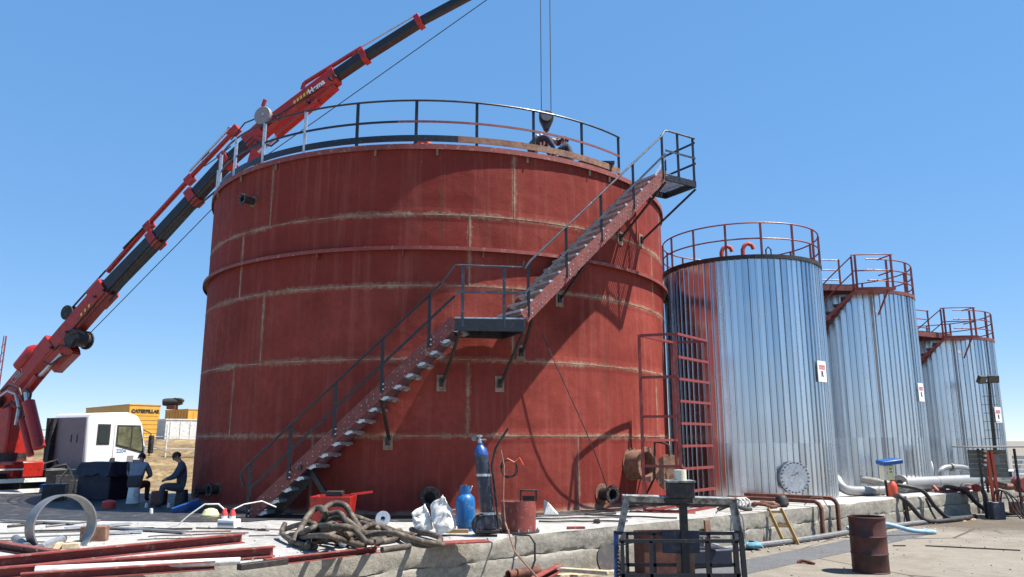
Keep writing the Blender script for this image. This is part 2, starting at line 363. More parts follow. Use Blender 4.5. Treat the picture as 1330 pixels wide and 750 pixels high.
# slab: worn front wall as a fine grid, top sheet, hidden sides
xs = [-16+i*.08 for i in range(int(40/.08)+1)]
rows = [0.0, .1, .2, .28, .318, .33, .342, .4, .5, .58, .63, .65]
vs = []; fs = []
for i, x in enumerate(xs):
    p = edge(x); run = x*1.27
    jz = .045*(mnoise.noise(V((run*1.3, 0, 5)))+.6*mnoise.noise(V((run*5, 3, 5)))+.45*mnoise.noise(V((run*17, 3, 8))))
    vj = min(abs((run+1.3) % 3.4), 3.4-abs((run+1.3) % 3.4))          # vertical shutter joints
    for k, z in enumerate(rows):
        o = .022*mnoise.noise(V((run*2.2, z*7, 1)))+.011*mnoise.noise(V((run*9, z*22, 2)))+.006*mnoise.noise(V((run*23, z*40, 2)))
        if k == 5: o -= .05*max(.08, min(1, .55+1.5*mnoise.noise(V((run*2.6, 7, 7)))))
        if k in (4, 6): o -= .008
        if vj < .1 and z > .34: o -= .02
        zz = z+(jz if 3 <= k <= 7 else 0)
        if k >= 10:
            ch = .05*max(0, mnoise.noise(V((run*1.1, 9, 2)))-.12)
            zz -= ch*(k-9); o -= .012+ch*(1.3 if k == 11 else .4)
        vs.append(p+en*o+V((0, 0, zz)))
nr = len(rows)
for i in range(len(xs)-1):
    for k in range(nr-1): fs.append((i*nr+k, (i+1)*nr+k, (i+1)*nr+k+1, i*nr+k+1))
mb = MB(); mb._add(vs, fs); wall = mb.build('slab_wall', MT['slabwall'], smooth=50)
struct(wall, 'rough concrete edge of the raised foundation slab')
mb = MB()
# the slab top as a lightly uneven sheet running back from the chipped edge
tops = [vs[i*nr+nr-1] for i in range(len(xs))]
nv = []; nf = []; depth = [0, .05, .5, 1.3, 2.5, 4, 6, 9, 13, 20]
for i, t in enumerate(tops):
    for j, d in enumerate(depth):
        q = t-en*d; q.z = t.z if j == 0 else ZS+(.006*mnoise.noise(V((q.x*.8, q.y*.8, 0))) if d < 13 else 0)
        nv.append(q)
m = len(depth)
for i in range(len(tops)-1):
    for j in range(m-1):
        c = (nv[i*m+j]+nv[(i+1)*m+j+1])/2
        if c.x < -9.2 and c.y > 22.5: continue       # the slab ends where the truck stands on the lower yard
        nf.append((i*m+j, (i+1)*m+j, (i+1)*m+j+1, i*m+j+1))
mb._add(nv, nf); struct(mb.build('foundation_slab', MT['slabtop'], fixn=False), 'sunlit pale concrete foundation slab under the tanks')
# dark sheet on the slab round the foot of the red tank, spreading to the left where the men sit
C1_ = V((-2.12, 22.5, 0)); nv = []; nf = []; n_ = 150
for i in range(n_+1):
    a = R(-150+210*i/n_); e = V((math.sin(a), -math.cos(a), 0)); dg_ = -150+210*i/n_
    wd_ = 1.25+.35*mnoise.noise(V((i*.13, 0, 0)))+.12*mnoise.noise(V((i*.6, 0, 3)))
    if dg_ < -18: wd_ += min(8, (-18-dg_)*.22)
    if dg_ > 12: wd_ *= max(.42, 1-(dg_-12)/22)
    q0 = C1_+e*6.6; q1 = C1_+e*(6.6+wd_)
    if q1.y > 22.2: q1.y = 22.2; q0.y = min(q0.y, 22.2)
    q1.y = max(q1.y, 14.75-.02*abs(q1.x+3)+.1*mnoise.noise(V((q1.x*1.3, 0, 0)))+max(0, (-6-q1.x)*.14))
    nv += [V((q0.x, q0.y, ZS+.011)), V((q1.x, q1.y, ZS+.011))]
mb = MB(); mb._add(nv, [(2*i, 2*i+1, 2*i+3, 2*i+2) for i in range(n_)]); struct(mb.build('dark_apron', MT['aprondark']), 'dark strip round the foot of the red tank')
# smooth grey gutter strip in the yard, parallel to the slab
ga, gb = V((-.6, 9.6, 0)), V((9.7, 18.95, 0)); gd = (gb-ga).normalized(); gn = V((gd.y, -gd.x, 0))
mb = MB(); n_ = 40; L = []
for i in range(n_+1):
    q = ga.lerp(gb, i/n_); j = .03*mnoise.noise(V((i*.7, 0, 0)))
    L += [q-gn*(.42+j)+V((0,0,.004)), q+gn*(.42-j)+V((0,0,.004))]
mb._add(L, [(2*i, 2*i+1, 2*i+3, 2*i+2) for i in range(n_)]); struct(mb.build('gutter_path', MT['gutter'], fixn=False), 'smooth dark grey concrete strip across the yard')
# dry earth bank behind the truck
nx, ny = 70, 44; vs = []; fs = []
for j in range(ny+1):
    for i in range(nx+1):
        x = -75+i*1.0*1.3; y = 33+j*1.0
        h = max(0, min(1, (y-37)/14)); h = h*h*(3-2*h)*2.0
        h += (.42*mnoise.fractal(V((x*.33, y*.4, 0)), .8, 2.0, 6) if y > 37 else 0)*min(1, max(0, (y-36)/4))
        fx = max(0, min(1, (16-x)/12)); fe = max(0, min(1, (77-y)/6))
        vs.append((x, y, .02+max(-.3, h)*fx-(0 if j else .1)*1 - (1-fx)*.05))
for j in range(ny):
    for i in range(nx): fs.append((j*(nx+1)+i, j*(nx+1)+i+1, (j+1)*(nx+1)+i+1, (j+1)*(nx+1)+i))
mb = MB(); mb._add(vs, fs); struct(mb.build('earth_bank', MT['earth'], smooth=60, fixn=False), 'straw coloured dry earth bank behind the truck')

# ------------------------------------------------------------------ big red tank
C1 = V((-2.12, 22.5, 0)); R1 = 6.56; H1 = 7.93; NC = 5; CH = H1/NC; NP = 7
def tp(C, r, th, z): return V((C.x+r*math.sin(R(th)), C.y-r*math.cos(R(th)), z))
tank = thing('storage_tank', 'huge rusty red primed steel tank with welded plates, unfinished', 'tank', (C1.x, C1.y, ZS))
def plate_mesh():
    half = 180/NP-.05; n = 18; zs_ = [.004, CH*.25, CH*.5, CH*.75, CH-.004]; vs = []; fs = []; uv = {}
    for i in range(n+1):
        a = -half+2*half*i/n; e = V((math.sin(R(a)), -math.cos(R(a)), 0))
        du = (half-abs(a))*math.pi/180*R1
        for z in zs_:
            uv[len(vs)] = (du, min(z, CH-z)); vs.append(e*R1+V((0,0,z)))
    m = len(zs_); no = len(vs)
    for i in range(n+1):
        a = -half+2*half*i/n; e = V((math.sin(R(a)), -math.cos(R(a)), 0))
        for z in (zs_[0], zs_[-1]): uv[len(vs)] = (.2, .2); vs.append(e*(R1-.014)+V((0,0,z)))
    for i in range(n):
        for k in range(m-1): fs.append((i*m+k, (i+1)*m+k, (i+1)*m+k+1, i*m+k+1))
        fs.append((i*m+m-1, (i+1)*m+m-1, no+(i+1)*2+1, no+i*2+1)); fs.append((no+i*2, no+(i+1)*2, (i+1)*m, i*m)); fs.append((no+i*2+1, no+(i+1)*2+1, no+(i+1)*2, no+i*2))
    me = bpy.data.meshes.new('shell_plate'); me.from_pydata(vs, [], fs); me.update()
    ul = me.uv_layers.new(name='UVMap')
    for lp in me.loops: ul.data[lp.index].uv = uv[lp.vertex_index]
    me.polygons.foreach_set('use_smooth', [True]*len(me.polygons)); me.set_sharp_from_angle(angle=R(30))
    me.materials.append(MT['shell']); return me
pm = plate_mesh()
mb = MB(); n_ = 9
zz = [CH*i/n_ for i in range(n_+1)]
L = []
for z in zz:
    o = .004*random.uniform(-1, 1)
    L += [V((-.012+o, -R1+.003, z)), V((-.006+o, -R1-.006, z)), V((.006+o, -R1-.006, z)), V((.012+o, -R1+.003, z))]
bm_ = bpy.data.meshes.new('weld_seam'); bm_.from_pydata(L, [], [(i*4+k, i*4+k+1, (i+1)*4+k+1, (i+1)*4+k) for i in range(n_) for k in range(3)]); bm_.materials.append(MT['weld'])
seam0 = [33.0, 10.5, 19.0, 10.5, 19.3]
for c in range(NC):
    for k in range(NP):
        th = seam0[c]+360/NP*k
        o = link('shell_plate', pm, (C1.x, C1.y, ZS+c*CH), tank); o.rotation_euler.z = R(th+180/NP); o.scale = (1+random.uniform(-.0004, .0004),)*2+(1,)
        o = link('weld_seam', bm_, (C1.x, C1.y, ZS+c*CH), tank); o.rotation_euler.z = R(th)
for c in range(1, NC):
    mb = MB(); mb.sector(C1, R1-.004, R1+.006, ZS+c*CH-.009, ZS+c*CH+.009, 0, 360, 120); mb.build('weld_seam', MT['weld'], tank)
# roof, rim angle, stiffener ring, foot ring
mb = MB(); mb.lathe([(0, .28), (R1*.5, .15), (R1-.02, .0), (R1-.02, -.05)], (C1.x, C1.y, ZS+H1), n=96); mb.build('roof', MT['redprimer'], tank)
mb = MB(); mb.sector(C1, R1-.03, R1+.075, ZS+H1-.03, ZS+H1+.02, 0, 360, 120); mb.sector(C1, R1+.062, R1+.076, ZS+H1-.10, ZS+H1-.03, 0, 360, 120); mb.build('rim_angle', MT['redprimer'], tank)
mb = MB(); mb.sector(C1, R1-.002, R1+.13, 6.235, 6.25, 0, 360, 120); mb.sector(C1, R1+.118, R1+.132, 6.17, 6.236, 0, 360, 120); mb.build('stiffener_ring', MT['redprimer'], tank)
mb = MB(); mb.sector(C1, R1-.1, R1+.14, ZS-.01, ZS+.022, 0, 360, 120); mb.build('base_plate', MT['rustlight'], tank)
for th in (-57, -43, -31, -8, 4, 22, 37, 43):
    mb = MB(); e = tp(C1, R1+.05, th, ZS+H1-.1); mb.bar(e, e+V((0,0,-.14)), .05, .02); mb.build('lifting_lug', MT['rustlight'], tank)
for th in (-19, -2, 13, 31):
    mb = MB(); mb.bar(tp(C1, R1+.06, th, 6.2), tp(C1, R1+.06, th, 6.05), .02, .1, tp(C1, 1, th, 0)-C1); mb.build('ring_bracket', MT['redprimer'], tank)
# guard rail round the roof
RG = R1-.04; ZT = ZS+H1
T0, T1 = -132, 48
for k in range(int((T1-T0)/12)+1):
    th = T0+12*k; mb = MB(); p = tp(C1, RG, th, ZT); mb.angle(p, p+V((0,0,1.1)), .065, .008)
    mb.build('guard_post', MT['black' if th > -20 else 'galv'], tank)
def arc(r, z, a, b, n): return [tp(C1, r, a+(b-a)*i/n, z) for i in range(n+1)]
mb = MB(); mb.tube(arc(RG, ZT+1.1, T0, T1, 70), .024, 8); mb.build('top_rail', MT['black'], tank)
mb = MB(); mb.sector(C1, RG-.012, RG+.006, ZT+.57, ZT+.62, T0, -4, 50); mb.build('mid_rail', MT['black'], tank)
mb = MB(); mb.sector(C1, RG-.012, RG+.006, ZT+.57, ZT+.62, -4, T1, 30); mb.build('mid_rail', MT['redstair'], tank)
mb = MB(); mb.sector(C1, RG-.014, RG+.006, ZT+.12, ZT+.27, T0, 8, 60); mb.build('toe_board', MT['black'], tank)
mb = MB(); mb.sector(C1, RG-.014, RG+.006, ZT+.12, ZT+.27, 8, T1, 24); mb.build('toe_board', MT['rustlight'], tank)
# nozzles
def nozzle(th, z, r, ln, mat, fl=.06, name='nozzle', parent=None, hollow=False, pad=1.6):
    e = V((math.sin(R(th)), -math.cos(R(th)), 0)); p = tp(C1, R1-.03, th, z)
    mb = MB(); pr = [(0 if not hollow else r*.86, 0.0 if not hollow else ln*.25), (0 if not hollow else r*.86, ln)] if hollow else []
    prof = [(r, 0), (r, ln-.03), (r+fl, ln-.03), (r+fl, ln), (r*.86, ln), (r*.84, .05), (0, .05)]
    mb.lathe(prof, p, e, 28); o = mb.build(name, mat, parent or tank)
    mb = MB(); mb.lathe([(r+.001, .025), (r*pad, .025), (r*pad, .04), (r+.001, .042)], p, e, 28); mb.build('reinforcing_pad', MT['rustlight'], tank)
    mb = MB()
    for k in range(8):
        a = 2*math.pi*k/8; ux = V((0,0,1)); uy = e.cross(ux); q = p+(ux*math.cos(a)+uy*math.sin(a))*(r+fl*.55)
        mb.cyl(q+e*(ln-.045), q+e*(ln+.016), .012, 6)
    mb.build('flange_bolts', MT['steelgrey'], o)['kind'] = 'stuff'
    return o
nozzle(-38, 7.72, .085, .34, MT['blackrust'])
nozzle(4.0, 1.02, .13, .3, MT['blackrust']); nozzle(39, .98, .14, .35, MT['blackrust']); nozzle(-44, 1.05, .1, .25, MT['blackrust']); nozzle(-50, .98, .07, .25, MT['blackrust'])
mh = nozzle(48.5, 1.6, .34, .46, MT['rustlight'], .06, 'manhole_neck', pad=1.1)
# manhole cover swung open on its davit
e = V((math.sin(R(54)), -math.cos(R(54)), 0)); cp = at(870, 614, 18.2)
mb = MB(); ax = V((.45,-.9,0)).normalized(); mb.lathe([(0,-.012), (.42,-.012), (.42,.012), (0,.012)], cp, ax, 36); o = mb.build('manhole_cover', MT['rustlight'], tank)
mb = MB(); top = cp+V((0,0,.62)); mb.tube([tp(C1, R1, 55, .95), tp(C1, R1+.2, 55, 1.3), tp(C1, R1+.22, 55, 2.1), top+V((-.12,.02,.06)), top, cp+V((0,0,.4))], .028, 8); mb.build('davit_arm', MT['blackrust'], tank)
mb = MB(); mb.tube([cp+ax*.02+V((-.1,0,.1)), cp+ax*.09+V((-.1,0,.1)), cp+ax*.09+V((.1,0,.1)), cp+ax*.02+V((.1,0,.1))], .012, 6); mb.build('handle', MT['blackrust'], o)
mb = MB(); q = tp(C1, R1-.9, -1.5, ZT+.02); mb.tube([q, q+V((0,0,.35)), q+V((.06,0,.46)), q+V((.16,0,.5)), q+V((.26,0,.46)), q+V((.3,0,.36))], .08, 10); mb.build('roof_vent', MT['orange'], tank)
mb = MB(); q = tp(C1, R1-.5, 44, ZT+.02); mb.box(q+V((0,0,.3)), (.9,.7,.06)); mb.box(q+V((-.35,0,.14)), (.06,.6,.28)); mb.box(q+V((.35,0,.14)), (.06,.6,.28)); mb.build('roof_step', MT['black'], tank)
# thin slack cable hanging down the shell
mb = MB(); a = tp(C1, R1+.25, 24, 4.4); b = tp(C1, R1+.12, 40, .9)
mb.tube([a.lerp(b, i/14)+V((0,0,-.25*math.sin(math.pi*i/14))) + (a.lerp(b, i/14)-C1-V((0,0,a.lerp(b, i/14).z))).normalized()*(.28*math.sin(math.pi*i/14)) for i in range(15)], .012, 5)
tag(mb.build('cable', MT['blackhose']), 'thin dark slack cable hanging down the red tank beside the stair', 'cable')

# ------------------------------------------------------------------ staircase of the red tank
st = thing('staircase', 'red and black steel staircase with two flights climbing the red tank', 'staircase', (tp(C1, 7.68, -23.4, ZS)))
SW = .75
def tread_mesh():
    mb = MB(); t = .27
    mb.box((0, SW/2, 0), (t, SW-.03, .012)); mb.box((-t/2, SW/2, -.024), (.01, SW-.03, .05)); mb.box((t/2, SW/2, -.024), (.01, SW-.03, .05))
    for y in (.012, SW-.012): mb.prism([(-t/2, y, -.006), (t/2, y, -.006), (t/2, y, -.03), (t*.15, y, -.075), (-t/2, y, -.04)], (0, .006, 0))
    for i in range(1, 6): mb.box((-t/2+t*i/6, SW/2, .009), (.012, SW-.04, .008))
    me = bpy.data.meshes.new('tread'); me.from_pydata(mb.v, [], mb.f); me.materials.append(MT['galv']); me.update(); return me
trm = tread_mesh()
def flight(p0, p1, n, post_t, toff=.10, tz=-.05, sw=.75):
    d = (p1-p0); fw = V((d.x, d.y, 0)).normalized(); inn = V((-fw.y, fw.x, 0)); yaw = math.atan2(fw.y, fw.x)
    dn = d.normalized(); upn = V((0,0,1))-dn*dn.z; upn.normalize()
    for off in (0, sw):
        mb = MB(); mb.bar(p0+inn*off, p1+inn*off, .012, .25)
        for s_ in (-1, 1): mb.bar(p0+inn*(off+(.03 if off == 0 else -.03))+upn*.119*s_, p1+inn*(off+(.03 if off == 0 else -.03))+upn*.119*s_, .048, .012)
        mb.build('stringer', MT['redstair'], st)
    for i in range(n):
        b = p0.lerp(p1, (i+.55)/n)
        o = link('tread', trm, b+fw*toff+V((0,0,tz)), st); o.rotation_euler.z = yaw; o.scale.y = sw/SW
    mb = MB()
    for i in range(n):
        b = p0.lerp(p1, (i+.55)/n)
        for k in (-.07, .07):
            q = b+fw*k-inn*.006+V((0,0,.0)); mb.cyl(q, q-inn*.012, .009, 6)
            q = q-V((0,0,.09)); mb.cyl(q, q-inn*.012, .009, 6)
    o = mb.build('stringer_bolts', MT['galv'], st); o['kind'] = 'stuff'
    for t in post_t:
        b = p0.lerp(p1, t)-inn*.03-V((0,0,.08)); mb = MB(); mb.angle(b, b+V((0,0,1.1)), .06, .008); po = mb.build('handrail_post', MT['black'], st)
        mb = MB()
        for k in (.06, .16): mb.cyl(b+V((.02,0,k))-inn*.0, b+V((.02,0,k))-inn*.05, .016, 6)
        mb.build('post_bolts', MT['galv'], po)['kind'] = 'stuff'
    return fw, inn
LZ = 4.55
a0 = tp(C1, 7.68, -23.4, ZS+.05); a1 = tp(C1, 7.68, 7.4, LZ-.08)
fwA, inA = flight(a0, a1, 17, (.005, .2, .42, .65, .88))
b0 = tp(C1, 7.86, 17.5, LZ+.0); b1 = tp(C1, 7.86, 47.2, 8.36)
fwB, inB = flight(b0, b1, 17, (.03, .27, .51, .75, .985), -.07, .05, .92)
# handrails
def rail(p0, p1, h, r, mat, name, flat=False):
    mb = MB()
    if flat: mb.bar(p0+V((0,0,h)), p1+V((0,0,h)), .012, .05)
    else: mb.tube([p0+V((0,0,h)), p1+V((0,0,h))], r, 8)
    mb.build(name, mat, st)
oA, oB = -inA*.035, -inB*.035
mb = MB(); q0 = a0+oA; q1 = a0.lerp(a1, .93)+oA
mb.tube([q0+V((0,0,.55))-fwA*.12, q0+V((0,0,.78))-fwA*.2, q0+V((0,0,.9))-fwA*.12, q0+V((0,0,1.02)), q1+V((0,0,1.02))], .024, 8); mb.build('handrail', MT['black'], st)
mb = MB(); mb.bar(q0+V((0,0,.5)), a1+oA+V((0,0,.5)), .012, .05); mb.build('mid_rail', MT['black'], st)
la, lb = a1+oA+V((0,0,.08)), b0+oB
mb = MB(); mb.tube([q1+V((0,0,1.02)), la+V((0,0,1.05)), la+V((0,0,1.05))+(lb-la)*.06, lb+V((0,0,1.03))-(lb-la)*.04, lb+V((0,0,1.06))-(lb-la)*.03, lb+V((0,0,1.16))-(lb-la)*.02], .02, 8); mb.build('handrail', MT['railgrey'], st)
mb = MB(); mb.bar(la+V((0,0,.5)), lb+V((0,0,.5)), .012, .05); mb.build('mid_rail', MT['railgrey'], st)
for t in (.13, .72):
    b = la.lerp(lb, t)-V((0,0,.2)); mb = MB(); mb.angle(b, b+V((0,0,1.24)), .06, .008); mb.build('handrail_post', MT['railgrey'], st)
pe = b1+oB
mb = MB(); mb.tube([b0.lerp(b1, .0)+oB+V((0,0,1.0)), b0.lerp(b1, .03)+oB+V((0,0,1.06)), b0.lerp(b1, .97)+oB+V((0,0,1.02)), pe+V((0,0,1.08)), pe+fwB*.15+V((0,0,1.1)), pe+fwB*1.0+V((0,0,1.1))], .024, 8); mb.build('handrail', MT['railgrey'], st)
mb = MB(); mb.bar(b0+oB+V((0,0,.5)), b1+oB+V((0,0,.5)), .012, .05); mb.build('mid_rail', MT['railgrey'], st)
# landing
def poly_box(pts, z0, z1): return MB().prism([V((p.x, p.y, z0)) for p in pts], (0, 0, z1-z0))
pa, pb = a1.copy(), b0.copy(); pc, pd = tp(C1, R1+.12, 16.8, 0), tp(C1, R1+.12, 8.2, 0)
poly_box([pa, pb, pc, pd], LZ-.03, LZ).build('landing_deck', MT['galv'], st)
for p, q in ((pa, pb), (pb, pc), (pc, pd), (pd, pa)):
    p = V((p.x, p.y, LZ-.16)); q = V((q.x, q.y, LZ-.16)); mb = MB(); mb.bar(p, q, .06, .24); mb.build('landing_frame', MT['black'], st)
mb = MB(); m1 = (pa+pb)/2; m2 = (pc+pd)/2; mb.bar(V((m1.x, m1.y, LZ-.13)), V((m2.x, m2.y, LZ-.13)), .05, .16); mb.build('landing_beam', MT['black'], st)
# top platform
e1 = b1+fwB*1.0; PZ = 8.39
pin = inB*1.05
for k in range(16):
    a = b1+fwB*(.03+.96*k/15); mb = MB(); mb.bar(V((a.x, a.y, PZ-.015)), V((a.x, a.y, PZ-.015))+pin, .022, .03); mb.build('grating_bar', MT['galv'], st)
for p, q in ((b1, e1), (e1, e1+pin), (b1+pin, e1+pin), (b1, b1+pin)):
    p = V((p.x, p.y, PZ-.11)); q = V((q.x, q.y, PZ-.11)); mb = MB(); mb.bar(p, q, .05, .15); mb.build('platform_frame', MT['black'], st)
for t in (.45, .97):
    b = b1+oB+fwB*t; b.z = PZ-.12; mb = MB(); mb.angle(b, b+V((0,0,1.2)), .06, .008); mb.build('handrail_post', MT['black'], st)
pp = []
for t in (.5, .95):
    b = e1+inB*t*1.0-fwB*.02; b.z = PZ-.02; mb = MB(); mb.angle(b, b+V((0,0,.96)), .05, .008); mb.build('handrail_post', MT['black'], st); pp.append(b)
for h in (.96, .42):
    mb = MB(); a = e1+oB; a.z = PZ+h; b = pp[1].copy(); b.z = PZ+h-.02; mb.bar(a, b, .02, .05); mb.build('platform_rail', MT['black'], st)
mb = MB(); a = b1+oB; a.z = PZ+.55; b = e1+oB; b.z = PZ+.55; mb.bar(a, b, .012, .05); mb.build('platform_rail', MT['railgrey'], st)
mb = MB(); a = pp[1].copy(); a.z = PZ+.9; b = pp[1]-fwB*.6; b.z = PZ+.1; mb.bar(a, b, .012, .05); mb.build('platform_brace', MT['galv'], st)
# struts down to welded pads on the shell
def strut(p, th, z, mat=MT['blackrust']):
    q = tp(C1, R1+.03, th, z); mb = MB(); mb.angle(p, q+V((0,0,.03)), .065, .008, V((1,.2,0)))
    mb.build('strut', mat, st)
    e = V((math.sin(R(th)), -math.cos(R(th)), 0)); t_ = V((e.y, -e.x, 0)); c = tp(C1, R1+.012, th, z)
    mb = MB(); mb.bar(c-V((0,0,.17)), c+V((0,0,.17)), .2, .016, e); o = mb.build('pad_plate', MT['weld'], st)
    mb = MB(); mb.bar(c+e*.03+V((0,0,-.08)), c+e*.03+V((0,0,.1)), .09, .05, e); mb.build('cleat', MT['blackrust'], o)
strut(V((pa.x, pa.y, LZ-.28))+inA*.06+fwA*.06, 5.6, 3.32); strut(V((pb.x, pb.y, LZ-.28))+inA*.06-fwA*.06, 16.4, 3.32)
strut(a0.lerp(a1, .63)+inA*.02-V((0,0,.1)), -3.8, 2.12); strut(a0.lerp(a1, .63)+inA*SW, -6.2, 2.95)
strut(b0.lerp(b1, .05)+inB*.02-V((0,0,.12)), 20.6, 4.0); strut(b0.lerp(b1, .42)+inB*.02-V((0,0,.12)), 29.0, 5.25); strut(b0.lerp(b1, .42)+inB*.9, 32.5, 6.0)
strut(V((e1.x, e1.y, PZ-.2))+inB*.03, 55.5, 7.15); strut(V((b1.x, b1.y, PZ-.2))+inB*.03, 46.5, 7.0)
mb = MB(); p = a0.lerp(a1, .25)-V((0,0,.03)); q = p+inA*(SW+.35); mb.bar(p-inA*.05, q, .07, .09); mb.build('bracket', MT['black'], st)
mb = MB(); mb.bar(p+inA*.3+fwA*.05, V((p.x, p.y, ZS))+fwA*.75+inA*.3, .09, .09); mb.build('brace', MT['black'], st)
mb = MB(); mb.bar(V((a0.x, a0.y, ZS))+fwA*.1+inA*.4, V((p.x, p.y, p.z))+inA*.4, .02, .5); mb.build('kick_plate', MT['blackrust'], st)

# ------------------------------------------------------------------ silver clad tanks
def pan_mesh(Rr, N, z0, z1, nm):
    """one vertical sheet: flat pan, raised seam on one edge"""
    a = math.pi/N; vs = []; fs = []
    def P(ang, r): return (math.sin(ang)*r, -math.cos(ang)*r)
    ch = Rr*math.cos(a)/1.0
    e0 = V((*P(-a, Rr), 0)); e1_ = V((*P(a, Rr), 0)); n0 = V((0,-1,0)); wd = (e1_-e0).length
    sec = [(0, .002), (.006, .002), (.010, .03), (.028, .03), (.033, -.016), (.041, -.016), (.045, .0), (wd*.55, -.004), (wd-.012, .0), (wd, -.006)]
    nz = 4
    for j in range(nz+1):
        z = z0+(z1-z0)*j/nz
        for u, h in sec:
            p = e0+V((1,0,0))*u+n0*h; vs.append((p.x, p.y, z))
    m = len(sec)
    for j in range(nz):
        for k in range(m-1): fs.append((j*m+k, j*m+k+1, (j+1)*m+k+1, (j+1)*m+k))
    me = bpy.data.meshes.new(nm); me.from_pydata(vs, [], fs); me.update(); me.materials.append(MT['clad'])
    me.polygons.foreach_set('use_smooth', [True]*len(me.polygons)); me.set_sharp_from_angle(angle=R(25)); return me
def clad_tank(label, C, Rr, z0, H, N, tc, split, rail_mat=MT['redrail'], post_step=24, placard=None, flash=None, gate=None):
    t = thing('insulated_tank', label, 'tank', (C.x, C.y, z0), 'silver insulated tanks')
    ms = [pan_mesh(Rr, N, 0.02, split+.03, 'cladding_sheet'), pan_mesh(Rr+.006, N, split, H, 'cladding_sheet')]
    for k in range(N):
        for me in ms:
            o = link('cladding_sheet', me, (C.x, C.y, z0), t); o.rotation_euler = (random.gauss(0, .0008), random.gauss(0, .0008), 2*math.pi*k/N+random.gauss(0, .0012))
    mb = MB(); mb.lathe([(Rr-.035, -.02), (Rr-.035, H-.01)], (C.x, C.y, z0), n=48); mb.build('inner_shell', MT['steelgrey'], t)
    mb = MB(); mb.lathe([(0, .3), (Rr-.05, .02), (Rr+.03, .0), (Rr+.03, -.02), (Rr-.05,-.02)], (C.x, C.y, z0+H), n=72); mb.build('roof', MT['blackrust'], t)
    mb = MB(); mb.sector(C, Rr-.02, Rr+.06, z0+H-.075, z0+H+.03, 0, 360, 80); mb.build('rim', MT['blackrust'] if rail_mat is MT['redrail'] and not gate else MT['redstair'], t)
    n = int(360/post_step); zt = z0+H+.02; rg = Rr+.02
    for k in range(n):
        th = tc+post_step*(k-.35)
        if gate and gate[0] < (th-tc+180) % 360-180 < gate[1]: continue
        mb = MB(); p = tp(C, rg, th, zt-.06); mb.bar(p, p+V((0,0,1.06 if gate else .96)), .05, .05); mb.build('guard_post', rail_mat, t)
    g0, g1 = (tc+gate[1], tc+gate[0]+360) if gate else (0, 360)
    for h in ((.9, .46) if not gate else (1.0, .66, .32)):
        pts = [tp(C, rg, g0+(g1-g0)*i/60, zt+h) for i in range(61 if gate else 60)]
        mb = MB(); mb.tube(pts, .021, 6, closed=not gate); mb.build('guard_rail', rail_mat, t)
    if flash is not None:
        for f_ in flash:
            mb = MB(); mb.sector(C, Rr+.0, Rr+.034, z0+.03, z0+H-.08, tc+f_, tc+f_+2.2, 2); mb.build('seam_flashing', MT['cabgrey'], t)
    if placard:
        th, zc, wd, ht = placard; th += tc
        e = V((math.sin(R(th)), -math.cos(R(th)), 0)); sx = V((-e.y, e.x, 0)); c = tp(C, Rr+.05, th, zc)
        M = Matrix((( sx.x, 0, e.x, c.x), (sx.y, 0, e.y, c.y), (0, 1, 0, c.z), (0, 0, 0, 1)))
        mb = MB(M); mb.box((0,0,0), (wd, ht, .012)); o = mb.build('placard', MT['white'], t)
        mb = MB(M); mb.box((0, ht*.27, .009), (wd*.72, ht*.05, .004)); mb.box((0, ht*.12, .009), (wd*.72, ht*.03, .004))
        for k in range(4): mb.box((-wd*.27+k*wd*.18, ht*.19, .009), (wd*.1, ht*.08, .004))
        mb.build('red_print', MT['signred'], o)
        text_mesh('R', ht*.36, MT['textblack'], 'lettering', M @ Matrix.Translation((0, -ht*.13, .009)), o, .002, .008)
    return t
def ctr(bear, d): return V((d*math.sin(R(bear)), d*math.cos(R(bear)), 0))
C2 = ctr(17.1, 23.0); R2 = 2.2; C3 = ctr(23.75, 27.6); R3 = 2.18; C4 = ctr(29.1, 34.0); R4 = 2.04
t2 = clad_tank('nearest silver clad tank with round bolted hatch, beside the red tank', C2, R2, .62, 6.38, 80, -17.1, 1.45, placard=(60, 3.95, .48, .56))
t3 = clad_tank('middle silver clad tank of the three, with red stair at its top left', C3, R3, .62, 6.06, 80, -23.75, 1.6, placard=(68, 3.6, .46, .56), flash=(22,), gate=(-40, 22))
t4 = clad_tank('farthest silver clad tank, smallest in view, behind the floodlight mast', C4, R4, .62, 5.22, 76, -29.1, 1.6, placard=(63, 3.05, .46, .56), flash=(18,), gate=(-40, 22))
# round bolted hatch of the nearest silver tank
th = 26-17.1; e = V((math.sin(R(th)), -math.cos(R(th)), 0)); c = tp(C2, R2, th, 1.22)
mb = MB(); mb.lathe([(.33,-.05), (.33,.12), (.395,.12), (.395,.15), (0,.15)], c, e, 40); o = mb.build('hatch', MT['galv'], t2)
for k in range(24):
    a = 2*math.pi*k/24; q = c+(V((0,0,1))*math.cos(a)+e.cross(V((0,0,1)))*math.sin(a))*.366
    if k == 0: mb = MB(); mb.cyl(q+e*.10, q+e*.185, .017, 6); bo = mb.build('bolt', MT['blackrust'], o); b0m = bo.data; bp0 = WLOC[bo.name]-q
    else: link('bolt', b0m, q+bp0, o)
mb = MB(); mb.tube([c+e*.15+V((-.08,0,.06)), c+e*.23+V((-.08,0,.06)), c+e*.23+V((.06,0,.12)), c+e*.15+V((.06,0,.12))], .014, 6); mb.build('handle', MT['steelgrey'], o)
for th_, rr in ((-42, 1.75), (-15, 1.8)):
    q = tp(C2, rr-.5, th_-17.1+20, 6.98); sg = 1
    mb = MB(); mb.tube([q, q+V((0,0,.42)), q+V((.05,0,.54)), q+V((.15,0,.6)), q+V((.26,0,.56)), q+V((.31,0,.44))], .058, 10); mb.build('gooseneck_vent', MT['orange'], t2)
